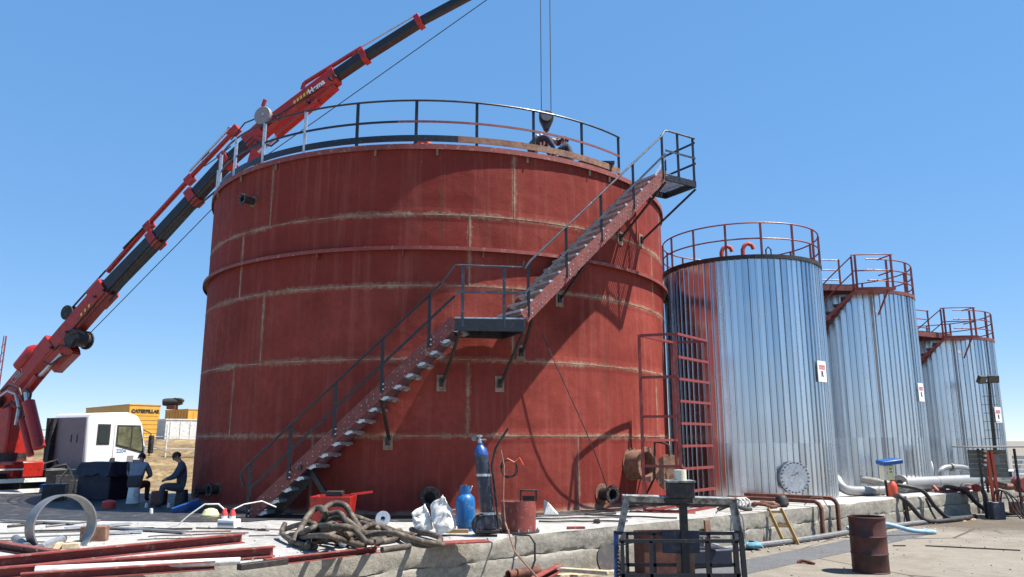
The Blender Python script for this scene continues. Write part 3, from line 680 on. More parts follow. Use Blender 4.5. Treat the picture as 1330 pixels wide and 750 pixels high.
mb = MB(); q = tp(C2, 1.7, 8, 7.0); mb.tube([q, q+V((0,0,.3)), q+V((.07,0,.38)), q+V((.14,0,.3)), q+V((.14,0,0))], .02, 6); mb.build('lifting_eye', MT['blackrust'], t2)
# helical stairs on the two far tanks
def helix(label, C, Rr, z0, H, tc, mat):
    s = thing('helical_stair', label, 'staircase', tp(C, Rr+.4, tc-130, z0), 'red helical stairs of the silver tanks')
    zt = z0+H; ri, ro = Rr+.08, Rr+.72; n = 28; rise = (zt-z0-.02)/n; dth = 4.6
    tm = None
    for k in range(n):
        z = zt-.05-rise*(k+1); th = tc+8-dth*(k+1)
        mb = MB(); mb.sector(C, ri, ro, z-.05, z, th-3.1, th+3.1, 2); mb.build('tread', MT['blackrust'], s)
    def hp(r, k, dz): return tp(C, r, tc+8-dth*k, zt-.05-rise*k+dz)
    for r_ in (ri, ro):
        mb = MB()
        pts = [hp(r_, k*.5, -.09) for k in range(2*n+1)]
        for a, b in zip(pts, pts[1:]): mb.bar(a, b, .012, .09)
        mb.build('stringer', mat, s)
    for h in (1.0, .5):
        mb = MB(); mb.tube([hp(ro, k*.5, h) for k in range(2*n+1)], .021, 6); mb.build('handrail', mat, s)
    for k in range(0, n, 4): mb = MB(); mb.bar(hp(ro, k, -.1), hp(ro, k, 1.0), .045, .045); mb.build('handrail_post', mat, s)
    # platform at the top
    mb = MB(); mb.sector(C, Rr-.1, ro+.05, zt-.1, zt-.02, tc+8, tc+32, 6); mb.build('platform', mat, s)
    for th in (10, 31):
        mb = MB(); p = tp(C, ro, tc+th, zt-.1); mb.bar(p, p+V((0,0,1.1)), .05, .05); mb.build('handrail_post', mat, s)
    for h in (1.0, .5):
        mb = MB(); mb.tube([hp(ro, 0, h)]+[tp(C, ro, tc+8+i*4, zt+h) for i in range(7)]+[tp(C, Rr, tc+32, zt+h)], .021, 6); mb.build('handrail', mat, s)
    mb = MB(); mb.bar(tp(C, ro-.05, tc+28, zt-.1), tp(C, Rr+.04, tc+28, zt-.75), .04, .04); mb.build('strut', mat, s)
    return s
helix('red stair winding up the middle silver tank', C3, R3, .62, 6.06, -23.75, MT['redrail'])
helix('red stair winding up the farthest silver tank', C4, R4, .62, 5.22, -29.1, MT['redrail'])
# walkways bridging the tank tops
def walkway(label, p0, p1, ph):
    wk = thing('walkway', label, 'walkway', (p0+p1)/2, 'walkways between the silver tanks')
    d = (p1-p0).normalized(); s_ = V((-d.y, d.x, 0))*.4
    mb = MB(); mb.bar(p0, p1, .8, .03); mb.build('deck', MT['blackrust'], wk)
    for k in (-1, 1):
        mb = MB(); mb.bar(p0+s_*k-V((0,0,.1)), p1+s_*k-V((0,0,.1)), .04, .16); mb.build('side_beam', MT['redstair'], wk)
        if k < 0: continue
        for h in (.97, .64, .32): mb = MB(); mb.tube([p0+s_*k+V((0,0,h)), p1+s_*k+V((0,0,h))], .02, 6); mb.build('rail', MT['redrail'], wk)
        for t in (0.02, .5, .98): mb = MB(); q = p0.lerp(p1, t)+s_*k; mb.bar(q, q+V((0,0,1.0)), .045, .045); mb.build('post', MT['redrail'], wk)
walkway('red railed walkway bridging the nearest and middle silver tanks', V((8.7, 22.9, 6.8)), V((10.5, 23.15, 6.8)), 0)
walkway('red railed walkway bridging the middle and farthest silver tanks', V((13.2, 26.5, 5.95)), V((15.9, 27.9, 5.95)), 0)
# ------------------------------------------------------------------ crane truck
TO = V((-15.1, 26.3, 0)); TB = 33.0
fwd = V((math.sin(R(TB)), math.cos(R(TB)), 0)); lft = V((-fwd.y, fwd.x, 0))
TM = Matrix(((fwd.x, lft.x, 0, TO.x), (fwd.y, lft.y, 0, TO.y), (0, 0, 1, 0), (0, 0, 0, 1)))
truck = thing('crane_truck', 'white cab truck carrying a long red knuckle boom crane over the tank', 'crane truck', TO)
def tb(): return MB(TM)
# cab shell: side outline extruded over the width, with window openings left as separate panes
cabp = [(.0, .98), (.0, 2.86), (.12, 3.04), (1.35, 3.10), (1.72, 2.98), (1.92, 2.72), (2.12, 1.85), (2.16, 1.2), (2.1, .62), (1.62, .62), (1.5, .98)]
def cabside(y0, y1, mat, name, parent, pts, bev=0):
    m_ = tb(); m_.prism([(x, y0, z) for x, z in pts], (0, y1-y0, 0)); return m_.build(name, mat, parent, bev)
cab = cabside(-1.16, 1.16, MT['white'], 'cab', truck, cabp, .06)
m_ = tb(); m_.box((-.012, 0, 1.98), (.03, 2.18, 1.86)); o = m_.build('cab_rear_panel', MT['cabgrey'], cab, .012)
for y in (-.25, -.62):
    m_ = tb(); m_.box((-.035, y, 2.2), (.02, .06, .26)); m_.build('vent_slot', MT['black'], cab, .01)
m_ = tb(); m_.tube([(-.12, 1.02, 1.0), (-.16, 1.02, 2.9)], .1, 10); m_.build('air_intake', MT['rubber'], cab)
m_ = tb(); m_.prism([(-.25,.75,1.0),(-.05,.75,1.0),(-.05,.75,2.9),(-.16,.75,2.9)], (0,.3,0)); m_.build('side_deflector', MT['rubber'], cab)
# right side: rear window, door with window, handle, mirror
def pane(x0, x1, z0, z1, name, parent, slope=0, y=-1.166, mat=None):
    m_ = tb(); m_.prism([(x0, y, z0), (x1+slope*.12, y, z0), (x1, y, z1), (x0, y, z1)], (0, -.012, 0)); return m_.build(name, mat or MT['glass'], parent)
f_ = pane(.34, .78, 2.0, 2.68, 'rear_window_frame', cab, 0, -1.162, MT['rubber']); pane(.39, .73, 2.05, 2.63, 'rear_window', cab, 0, -1.17, MT['winglass'] if 'winglass' in MT else MT['glass'])
door = tb(); door.prism([(.93,-1.163,1.0),(1.98,-1.163,1.0),(2.04,-1.163,1.85),(1.84,-1.163,2.68),(.93,-1.163,2.68)], (0,-.014,0)); door = door.build('door', MT['white'], cab, .006)
m_ = tb(); m_.prism([(1.0,-1.178,1.95),(2.02,-1.178,1.68),(2.0,-1.178,2.0),(1.84,-1.178,2.66),(1.0,-1.178,2.66)], (0,-.01,0)); m_.build('door_window_frame', MT['rubber'], door)
m_ = tb(); m_.prism([(1.05,-1.189,2.0),(1.5,-1.189,1.89),(1.5,-1.189,2.6),(1.05,-1.189,2.6)], (0,-.008,0)); m_.build('door_window', MT['olivewin'], door)
m_ = tb(); m_.prism([(1.55,-1.189,1.87),(1.97,-1.189,1.76),(1.95,-1.189,2.0),(1.8,-1.189,2.6),(1.55,-1.189,2.6)], (0,-.008,0)); m_.build('quarter_window', MT['olivewin'], door)
m_ = tb(); m_.box((.94,-1.19,1.46), (.16,.03,.2)); m_.build('door_handle', MT['rubber'], door, .02)
m_ = tb(); m_.prism([(1.66,-1.18,1.48),(2.08,-1.18,1.48),(2.08,-1.18,1.2),(1.9,-1.18,1.08),(1.74,-1.18,1.16)], (0,-.02,0)); m_.build('corner_vent', MT['rubber'], cab)
m_ = tb(); m_.prism([(1.46,-1.179,1.62),(1.68,-1.179,1.62),(1.6,-1.176,.75),(1.42,-1.176,.72)], (0,-.012,0)); m_.build('trim_panel', MT['cabgrey'], cab)
m_ = tb(); m_.box((2.14,-1.42,2.0), (.12,.2,.62)); o = m_.build('mirror', MT['rubber'], cab, .03)
m_ = tb(); m_.tube([(1.98,-1.16,2.5),(2.12,-1.4,2.38),(2.12,-1.4,1.6),(2.02,-1.16,1.6)], .02, 6); m_.build('mirror_arm', MT['rubber'], o)
m_ = tb(); m_.prism([(1.93,-1.0,2.66),(2.1,-1.0,1.9),(2.1,1.0,1.9),(1.93,1.0,2.66)], (.014,0,.004)); m_.build('windscreen', MT['winglass'], cab)
m_ = tb(); m_.box((.7,-1.18,.92), (1.3,.05,.06)); m_.build('red_sill', MT['signred'], cab)
NM = TM @ Matrix(((1,0,0,1.22),(0,0,-1,-1.181),(0,1,0,1.78),(0,0,0,1)))
text_mesh('2204', .17, MT['textblue'], 'number', NM, door, .002, .004)
# chassis and running gear
for y in (-.42, .42):
    m_ = tb(); m_.box((-2.7, y, .86), (9.2, .09, .26)); m_.build('chassis_rail', MT['blackrust'], truck)
for x in (-4.4, -1.1, .3):
    m_ = tb(); m_.box((x, 0, .84), (.14, .78, .18)); m_.build('cross_member', MT['blackrust'], truck)
def wheel(x, y):
    m_ = tb(); pr = [(.29,-.13),(.42,-.15),(.5,-.13),(.52,-.08),(.52,.08),(.5,.13),(.42,.15),(.29,.13)]
    m_.lathe(pr, (x, y, .52), (0, 1, 0), 32); wl = m_.build('tyre', MT['rubber'], truck)
    m_ = tb(); m_.lathe([(0,-.05),(.13,-.07),(.16,-.02),(.27,-.04),(.295,-.12),(.295,.12),(.27,.04),(.16,.02),(.13,.07),(0,.05)], (x, y, .52), (0, 1, 0), 24); m_.build('rim', MT['steelgrey'], wl)
for x in (1.0, -4.6, -5.9):
    for y in (-1.0, 1.0): wheel(x, y)
m_ = tb(); m_.box((-.55,-.55,1.06), (.9,.9,.16)); m_.build('battery_tray', MT['blackrust'], truck)
m_ = tb(); m_.box((-.3,-.95,.66), (1.0,.5,.55)); m_.build('fuel_tank', MT['blackrust'], truck, .08)
m_ = tb(); m_.tube([(-.2,-.7,1.1),(-.35,-.7,1.35),(-.6,-.6,1.3),(-.8,-.4,1.1)], .06, 8); m_.build('air_hose', MT['blackhose'], truck)
m_ = tb(); m_.tube([(-.25,-.2,1.1),(-.4,-.2,1.5),(-.8,-.3,1.4),(-1.2,-.3,1.2)], .035, 8); m_.build('air_hose', MT['blackhose'], truck)
m_ = tb(); m_.box((-.6,-.6,1.18), (.5,.34,.12)); m_.build('valve_block', MT['steelgrey'], truck, .02)
# crane base and flat bed
m_ = tb(); m_.box((-1.7, 0, 1.25), (.95, 2.3, .5)); m_.build('crane_base', MT['cranered'], truck, .05)
m_ = tb(); m_.box((-.62,-.86,.78), (1.15,.66,.9)); m_.build('side_locker', MT['blackpaint'], truck, .03)
m_ = tb(); m_.box((-.62,-1.2,.8), (.5,.02,.5)); m_.build('locker_door', MT['blackrust'], truck, .01)
for y in (-1.1, 1.1):
    m_ = tb(); m_.box((1.0, y, 1.1), (1.3,.3,.06)); m_.build('mudguard', MT['rubber'], truck, .02)
m_ = tb(); m_.box((.25,-1.1,.62), (.5,.16,.05)); m_.box((.25,-1.1,.35), (.5,.16,.05)); m_.build('cab_step', MT['blackrust'], truck)
m_ = tb(); m_.box((-3.4,.05,.72), (6.6,1.9,.84)); m_.build('subframe', MT['blackpaint'], truck, .04)
m_ = tb(); m_.box((-4.9,-.0,1.28), (4.9,2.5,.1)); m_.build('flat_bed', MT['rustlight'], truck)
m_ = tb(); m_.box((-4.6,-1.27,1.36), (5.4,.05,.1)); m_.build('bed_edge', MT['cranered'], truck)
m_ = tb(); m_.box((-4.6,-1.28,1.27), (5.4,.05,.05)); m_.build('bed_edge', MT['offwhite'], truck)
for z in (.93, .61):
    m_ = tb(); m_.box((-4.0,-1.26,z), (5.6,.06,.12)); m_.build('side_guard', MT['offwhite'], truck)
for x in (-1.9, -3.6, -5.2):
    m_ = tb(); m_.box((x,-1.16,.9), (.06,.1,.8)); m_.build('guard_bracket', MT['blackrust'], truck)
m_ = tb(); m_.box((-.95,-1.3,.66), (.75,.26,.26)); m_.build('blue_locker', MT['blue'], truck, .02)
m_ = tb(); m_.box((-4.8,-.6,.7), (3.2,.7,.4)); m_.build('under_bed_box', MT['redstair'], truck)
# boom: everything lies in one vertical plane from the column to the tip
PB, PT = V((-16.02, 24.85, 0)), V((.95, 19.2, 0)); pdir = (PT-PB).normalized(); pn = V((pdir.y, -pdir.x, 0))   # pn faces the camera
if pn.dot(-PB) < 0: pn = -pn
def bp(x, y, off=0.0):
    d = ray(x, y); t = (PB+pn*off-CAM).dot(pn)/d.dot(pn); return CAM+d*t
def boombox(x0, y0, x1, y1, h, wd, mat, name, bev=.03, off=0, parent=None):
    p0, p1 = bp(x0, y0, off), bp(x1, y1, off); d = (p1-p0).normalized(); upv = pn.cross(d).normalized()
    if upv.z < 0: upv = -upv
    c = [(-.5,-.28),(-.32,-.5),(.32,-.5),(.5,-.28),(.5,.42),(.42,.5),(-.42,.5),(-.5,.42)]
    m_ = MB(); m_.prism([p0+pn*(a*wd)+upv*(b*h) for a, b in c], p1-p0); return m_.build(name, mat, parent or truck, 0, 25)
crn = MT['cranered']
m_ = MB(); q = bp(14, 560); m_.box((q.x, q.y, 2.35), (.75,.75,1.75), Matrix.Rotation(R(-20), 3, 'Z')); m_.build('column', crn, truck, .08)
m_ = MB(); m_.cyl((q.x, q.y, 1.4), (q.x, q.y, 1.75), .52, 24); m_.build('slew_ring', MT['blackrust'], truck)
a1_ = boombox(-4, 540, 74, 446, .72, .55, crn, 'inner_boom')
m_ = MB(); m_.tube([bp(28,478,.1), bp(45,457,.1), bp(48,453,.1), bp(50,450,.1)], [.27,.27,.2,.1], 16); m_.build('boom_pivot', crn, truck)
m_ = MB(); p = bp(10, 522, 0); m_.cyl(p+pn*.42, p-pn*.42, .2, 20); m_.build('pivot_pin', MT['blackrust'], truck)
boombox(64, 464, 135, 382, .60, .5, crn, 'outer_boom')
boombox(68, 470, 92, 446, .95, .46, crn, 'outer_boom_bracket')
boombox(84, 456, 93, 447, .7, .34, crn, 'cylinder_lug', off=.05)
boombox(126, 391, 142, 374, .72, .56, crn, 'boom_collar')
boombox(130, 387, 206, 309, .48, .4, MT['boomdark'], 'boom_extension')
boombox(202, 313, 300, 206, .42, .35, MT['boomdark'], 'boom_extension')
boombox(294, 213, 336, 176, .37, .31, MT['boomdark'], 'boom_extension')
for x, y in ((203, 312), (253, 257), (296, 210)): boombox(x-4, y+4, x+4, y-4, .6, .46, crn, 'boom_collar')
def btube(pts, r, mat, name, off=0, n=10):
    m_ = MB(); m_.tube([bp(x, y, off) for x, y in pts], r, n); m_.build(name, mat, truck)
btube([(140,353),(192,294)], .085, crn, 'extension_cylinder'); btube([(186,299),(247,232)], .08, crn, 'extension_cylinder'); btube([(243,235),(309,166)], .075, crn, 'extension_cylinder')
btube([(92,402),(138,351)], .03, MT['blackhose'], 'hose_bundle'); btube([(160,323),(190,292)], .03, MT['blackhose'], 'hose_bundle', .1); btube([(246,223),(300,165)], .035, MT['galv'], 'piston_rod', .1)
for x, y in ((194,294),(247,234),(306,170)):
    boombox(x-4, y+4, x+4, y-4, .26, .24, crn, 'cylinder_clamp', 0.02)
m_ = MB()
btube([(48,492),(80,460)], .06, MT['galv'], 'piston_rod', .25); btube([(20,528),(51,489)], .15, crn, 'luffing_cylinder', .25)
btube([(37,522),(40,535),(51,582)], .18, MT['cranered'], 'lift_cylinder', .5, 16); btube([(28,545),(40,592)], .1, crn, 'lift_cylinder', .55)
btube([(36,526),(34,510)], .08, MT['galv'], 'piston_rod', .5)
m_ = MB(); p = bp(91, 407, .1); m_.lathe([(0,-.14),(.24,-.14),(.24,-.1),(.12,-.09),(.12,.09),(.24,.1),(.24,.14),(0,.14)], p, pn, 24); m_.build('hose_reel', MT['rubber'], truck)
m_ = MB(); p = bp(103, 441, .0); m_.lathe([(0,-.3),(.3,-.3),(.3,-.25),(.24,-.24),(.24,.24),(.3,.25),(.3,.3),(.1,.3),(0,.3)], p, pn, 24); m_.build('winch', MT['blackrust'], truck)
btube([(92,434),(103,430),(112,434)], .05, MT['blackrust'], 'winch_bracket', .3)
for i, (pts) in enumerate([[(2,508),(12,500),(25,505),(30,520),(26,545)], [(0,515),(10,508),(20,512),(24,530),(20,552)], [(4,530),(14,522),(27,532),(25,556)], [(34,505),(40,512),(36,530),(28,548)]]):
    btube(pts, .04, MT['blackhose'] if i != 1 else MT['galv'], 'hydraulic_hose', .55, 8)
# fly jib
boombox(322, 188, 352, 160, .52, .36, crn, 'jib_knuckle'); boombox(330, 214, 340, 180, .34, .3, crn, 'jib_bracket', off=.1)
boombox(342, 170, 438, 98, .46, .36, crn, 'jib'); boombox(402, 136, 434, 108, .5, .3, crn, 'jib_gusset', off=-.02)
boombox(430, 104, 474, 74, .34, .28, MT['boomdark'], 'jib_extension'); boombox(470, 77, 546, 29, .29, .24, MT['boomdark'], 'jib_extension'); boombox(542, 31, 630, -16, .24, .2, MT['boomdark'], 'jib_extension'); boombox(625, -13, 716, -68, .2, .16, MT['boomdark'], 'jib_extension')
for x, y, h in ((435,101,.56), (474,74,.46), (545,29,.42), (628,-15,.34)): boombox(x-3, y+2, x+3, y-2, h, .34, crn, 'jib_collar')
btube([(396,108),(470,62)], .065, crn, 'jib_cylinder'); btube([(470,61),(543,18)], .025, MT['galv'], 'piston_rod'); btube([(360,177),(414,132)], .12, crn, 'jib_luff_cylinder', .2); btube([(336,198),(364,174)], .06, MT['galv'], 'piston_rod', .2)
m_ = MB(); p = bp(342, 151, .28); m_.lathe([(0,-.07),(.28,-.07),(.295,-.04),(.295,.04),(.28,.07),(.08,.07),(.06,.1),(0,.1)], p, pn, 28); m_.build('hose_drum', MT['cabgrey'], truck)
for x, y in ((343,134),(394,112),(460,72),(297,170)): boombox(x-1.5, y+5, x+1.5, y-4, .1, .1, crn, 'sheave_guide')
btube([(334,196),(332,205),(337,212),(343,205)], .06, MT['steelgrey'], 'rope_guide', .1)
for dx, dy in ((0, 0), (4, 3)):
    btube([(92+dx,430+dy),(140+dx,376+dy),(205+dx,306+dy),(258+dx,249+dy),(300+dx,203+dy),(328+dx,178+dy)], .018, MT['blackhose'], 'hydraulic_line', .26, 6)
btube([(300,182),(318,160),(338,152),(360,150),(392,130),(420,112)], .022, MT['blackhose'], 'hydraulic_line', .25, 6)
btube([(272,198),(262,208),(266,216),(282,205),(300,190)], .016, MT['blackhose'], 'hydraulic_line', .2, 6)
btube([(326,190),(338,186),(352,190),(362,182)], .03, MT['blackhose'], 'hydraulic_line', .3, 6); btube([(70,455),(78,448),(90,452),(98,440)], .03, MT['blackhose'], 'hydraulic_line', .35, 6)
btube([(56,470),(66,474),(76,466),(86,462)], .03, MT['blackhose'], 'hydraulic_line', .4, 6)
for x, y in ((70,452),(90,432),(126,386),(138,378),(345,166),(362,155),(430,104),(436,100),(402,134),(338,186)):
    m_ = MB(); q = bp(x, y, .2); m_.cyl(q, q+pn*.14, .045, 10); m_.build('boom_pin', MT['blackrust'], truck)
# lettering and stripes on the jib
d_ = (bp(438,98)-bp(342,170)).normalized(); u_ = pn.cross(d_)
if u_.z < 0: u_ = -u_
c_ = bp(411, 113, .19); text_mesh('Hema', .25, MT['textwhite'], 'lettering', Matrix(((d_.x,u_.x,pn.x,c_.x),(d_.y,u_.y,pn.y,c_.y),(d_.z,u_.z,pn.z,c_.z),(0,0,0,1))), truck, .004, .008)
for k in range(5):
    q = bp(383+k*4.2, 133-k*3.1, .186); m_ = MB(); m_.prism([q-d_*.06-u_*.04, q+d_*.02-u_*.04, q+d_*.05+u_*.06, q-d_*.03+u_*.06], pn*.006); m_.build('warning_stripe', MT['gold'], truck)
for k in range(4):
    q = bp(106+k*5, 409-k*5.6, .26); m_ = MB(); m_.prism([q-d_*.06-u_*.04, q+d_*.02-u_*.04, q+d_*.05+u_*.06, q-d_*.03+u_*.06], pn*.006); m_.build('warning_stripe', MT['gold'], truck)
d2 = (bp(74,446)-bp(-4,540)).normalized(); u2 = pn.cross(d2); u2 = u2 if u2.z > 0 else -u2
q = bp(22, 488, .285)
m_ = MB(); m_.tube([q-d2*.24-u2*.09, q+d2*.2-u2*.12, q+d2*.26+u2*.03, q+d2*.2+u2*.1, q-d2*.22+u2*.07], .012, 5, closed=True); m_.build('badge_outline', MT['offwhite'], truck)
m_ = MB(); m_.prism([q-d2*.1-u2*.06, q+d2*.16-u2*.07, q+d2*.18+u2*.05, q-d2*.1+u2*.04], pn*.006); m_.build('badge', MT['cabgrey'], truck)
# hoist rope along the boom and over the tip; it belongs to the crane
ropes = [[(113,437),(338,208)], [(338,208),(720,-62)]]
for pts in ropes: btube(pts, .014, MT['rope'], 'hoist_rope', .05, 5)
btube([(142,392),(176,352),(212,316),(252,272),(300,232)], .03, MT['blackhose'], 'hose_bundle', .1, 6)
tip = bp(716, -66); m_ = MB(); m_.lathe([(0,-.06),(.22,-.06),(.22,.06),(0,.06)], tip, pn, 20); m_.build('tip_sheave', MT['blackrust'], truck)
for x in (-.13, .13):
    p0 = bp(709+x*50, -60); p1 = bp(709.5, 148); m_ = MB(); m_.tube([V((p1.x+x, p1.y, p0.z)), V((p1.x+x, p1.y, p1.z))], .013, 5); m_.build('hoist_rope', MT['rope'], truck)
# hook block
hc = bp(709.5, 148); hk = thing('hook_block', 'dark crane hook block hanging on two ropes above the red tank', 'hook', hc-V((0,0,.95)))
m_ = MB(); m_.prism([hc+V((-.2,-.09,-.02)), hc+V((-.1,-.09,.06)), hc+V((.1,-.09,.06)), hc+V((.2,-.09,-.02)), hc+V((.19,-.09,-.18)), hc+V((.06,-.09,-.48)), hc+V((-.06,-.09,-.48)), hc+V((-.19,-.09,-.18))], (0,.18,0)); m_.build('block_cheek', MT['blackrust'], hk, .015)
m_ = MB(); m_.lathe([(0,-.06),(.15,-.06),(.13,0),(.15,.06),(0,.06)], hc+V((0,-.1,-.12)), (0,1,0), 20); m_.build('sheave', MT['steelgrey'], hk)
m_ = MB(); m_.cyl(hc+V((0,0,-.46)), hc+V((0,0,-.62)), .04, 10); m_.build('swivel', MT['rust'], hk)
m_ = MB(); m_.tube([hc+V((0,0,-.6)), hc+V((.02,0,-.68)), hc+V((.09,0,-.76)), hc+V((.09,0,-.86)), hc+V((.0,0,-.92)), hc+V((-.09,0,-.88)), hc+V((-.11,0,-.8))], [.035,.04,.045,.045,.04,.03,.012], 10); m_.build('hook', MT['rust'], hk)

# ------------------------------------------------------------------ people
def person(label, base, yaw, J, bones, extra=None, scale=1.0, group=None):
    """J: joint -> (x, y, z, radius), facing +y; bones: (joint, joint, material key). One continuous skinned body."""
    names = list(J); idx = {k: i for i, k in enumerate(names)}
    me = bpy.data.meshes.new('person'); me.from_pydata([J[k][:3] for k in names], [(idx[a], idx[b]) for a, b, _ in bones], [])
    o = bpy.data.objects.new('person', me); COL.objects.link(o)
    sm = o.modifiers.new('skin', 'SKIN'); sm.use_smooth_shade = True
    for k in names:
        sv = me.skin_vertices[0].data[idx[k]]; r_ = J[k][3]; fat = 1.2 if k[:2] in ('pe','sp','ch','sh','el','hp','kn','an') else 1.0; r_ = tuple(q_*fat for q_ in r_) if isinstance(r_, tuple) else r_*fat; sv.radius = (r_, r_) if not isinstance(r_, tuple) else r_; sv.use_root = (k == 'pelvis')
    ss = o.modifiers.new('sub', 'SUBSURF'); ss.levels = 2; ss.render_levels = 2
    dg = bpy.context.evaluated_depsgraph_get(); nm = bpy.data.meshes.new_from_object(o.evaluated_get(dg)); bpy.data.objects.remove(o)
    keys = []; 
    for _, _, m_ in bones:
        if m_ not in keys: keys.append(m_)
    nm.materials.clear()
    for k in keys: nm.materials.append(MT[k])
    segs = [(V(J[a][:3]), V(J[b][:3]), keys.index(m_)) for a, b, m_ in bones]
    for p in nm.polygons:
        c = p.center; best = 1e9
        for a, b, mi in segs:
            d = b-a; t = max(0, min(1, (c-a).dot(d)/max(1e-9, d.length_squared))); ds = (c-a-d*t).length
            if ds < best: best = ds; p.material_index = mi
        p.use_smooth = True
    M = Matrix.Translation(V((0,0,0))) @ Matrix.Rotation(yaw, 4, 'Z') @ Matrix.Scale(scale, 4)
    nm.transform(M); ob = link('person', nm, base); tag(ob, label, 'person', group)
    hd = V(J['head'][:3]); tp_ = V(J['crown'][:3]); up = (tp_-hd).normalized(); fw_ = V(J['nose'][:3])-hd; fw_ = (fw_-up*fw_.dot(up)).normalized(); sd_ = fw_.cross(up)
    def hp_(a, b, c): return M @ (hd+sd_*a+fw_*b+up*c)
    # hair or cap: a shell over the skull
    m_ = MB(); vs = []; fs = []; nu, nv_ = 14, 7
    for j in range(nv_+1):
        ph = math.pi*.5*(1-j/nv_)-(.35 if j == 0 else 0)
        for i in range(nu):
            a = 2*math.pi*i/nu; low = -.55 if math.sin(a) < .1 else -.05
            lat = low+(math.pi/2-low)*j/nv_
            vs.append(hp_(.093*math.cos(lat)*math.cos(a), .112*math.cos(lat)*math.sin(a)-.006, .035+.105*math.sin(lat)))
    for j in range(nv_):
        for i in range(nu): fs.append((j*nu+i, j*nu+(i+1) % nu, (j+1)*nu+(i+1) % nu, (j+1)*nu+i))
    m_._add([v+V(base) for v in vs], fs); m_.build('cap' if extra == 'cap' else 'hair', MT['jacket'] if extra == 'cap' else MT['hair'], ob, 0, 60)
    if extra == 'cap':
        m_ = MB(); m_._add([V(base)+hp_(*q) for q in ((-.07,.09,.06),(.07,.09,.06),(.06,.19,.04),(-.06,.19,.04),(-.07,.09,.068),(.07,.09,.068),(.06,.19,.048),(-.06,.19,.048))], [(0,1,2,3),(4,5,6,7),(0,1,5,4),(1,2,6,5),(2,3,7,6),(3,0,4,7)]); m_.build('cap_peak', MT['jacket'], ob)
    for s_ in (-1, 1):
        m_ = MB(); m_.lathe([(0,-.012),(.012,0),(0,.012)], V(base)+hp_(.034*s_, .092, .012), fw_, 8); m_.build('eye', MT['textblack'], ob)
        m_ = MB(); m_.tube([V(base)+hp_(.088*s_, 0, -.02), V(base)+hp_(.097*s_, -.01, .01), V(base)+hp_(.088*s_, -.012, .035)], .012, 6); m_.build('ear', MT['skin'], ob)
    return ob
def limbs(J, side, sh, el, hn, hp, kn, an, toe, fdir, top, leg, grip=(0,0,-1)):
    s_ = 1 if side == 'r' else -1
    J['sh'+side] = (*sh, .075); J['el'+side] = (*el, .055); J['wr'+side] = (*hn, .034)
    h = V(hn); f = V(fdir).normalized(); lat = f.cross(V(grip)).normalized()
    J['pa'+side] = (*(h+f*.075), (.042,.028)); B = [('chest','sh'+side,top),('sh'+side,'el'+side,top),('el'+side,'wr'+side,top),('wr'+side,'pa'+side,'skin')]
    for k, (o_, ln) in enumerate(((-.032,.07),(-.011,.085),(.011,.08),(.031,.065))):
        a = h+f*.12+lat*o_; J[f'f{k}{side}'] = (*a, .011); J[f'g{k}{side}'] = (*(a+f*ln*.5+V(grip)*ln*.5), .008); B += [('pa'+side, f'f{k}{side}', 'skin'), (f'f{k}{side}', f'g{k}{side}', 'skin')]
    a = h+f*.05-lat*.05*s_; J['t'+side] = (*a, .012); B.append(('wr'+side, 't'+side, 'skin'))
    J['hp'+side] = (*hp, .1); J['kn'+side] = (*kn, .068); J['an'+side] = (*an, .045); J['to'+side] = (*toe, .04)
    B += [('pelvis','hp'+side,leg),('hp'+side,'kn'+side,leg),('kn'+side,'an'+side,leg),('an'+side,'to'+side,'boot')]
    return B
def trunk(J, pel, sp, ch, nk, hd, cr, nose, top, leg):
    J['pelvis'] = (*pel, (.15,.12)); J['spine'] = (*sp, (.15,.115)); J['chest'] = (*ch, (.155,.12)); J['neck'] = (*nk, .058); J['jaw'] = (*(V(nk)*.45+V(hd)*.55), .062); J['head'] = (*hd, .088); J['crown'] = (*cr, .072); J['nose'] = (*nose, .018)
    return [('pelvis','spine',leg),('spine','chest',top),('chest','neck',top),('neck','jaw','skin'),('jaw','head','skin'),('head','crown','skin'),('head','nose','skin')]
# two men sitting on upturned buckets in the tank's shade
J = {}; B = trunk(J, (0,0,.47), (0,.06,.66), (0,.2,.86), (0,.3,1.02), (0,.37,1.14), (0,.41,1.22), (0,.475,1.09), 'shirtblue', 'trouser')
B += limbs(J, 'r', (.2,.18,.96), (.27,.34,.7), (.16,.5,.64), (.1,.05,.46), (.19,.45,.5), (.19,.42,.1), (.2,.56,.05), (-.4,.9,-.1), 'shirtblue', 'maroon')
B += limbs(J, 'l', (-.2,.18,.96), (-.27,.34,.7), (-.16,.5,.64), (-.1,.05,.46), (-.19,.45,.5), (-.19,.42,.1), (-.2,.56,.05), (.4,.9,-.1), 'shirtblue', 'trouser')
P1 = V((-9.12, 18.9, ZS)); person('man in grey blue shirt seen from behind, sitting on a pale bucket', P1, R(8), J, B, scale=.93, group='men sitting in the shade')
J = {}; B = trunk(J, (0,0,.47), (0,.02,.67), (0,.05,.9), (0,.1,1.08), (0,.18,1.19), (0,.23,1.27), (0,.28,1.13), 'jacket', 'trouser')
B += limbs(J, 'r', (.2,.05,.99), (.27,.18,.74), (.1,.38,.66), (.1,.05,.46), (.16,.46,.5), (.15,.45,.1), (.16,.6,.05), (-.8,.5,-.1), 'jacket', 'trouser')
B += limbs(J, 'l', (-.2,.05,.99), (-.27,.18,.74), (-.1,.38,.66), (-.1,.05,.46), (-.16,.46,.5), (-.15,.45,.1), (-.16,.6,.05), (.8,.5,-.1), 'jacket', 'trouser')
P2 = V((-7.6, 18.05, ZS)); person('man in dark blue jacket with bowed head, sitting beside the red tank', P2, R(118), J, B, scale=.93, group='men sitting in the shade')
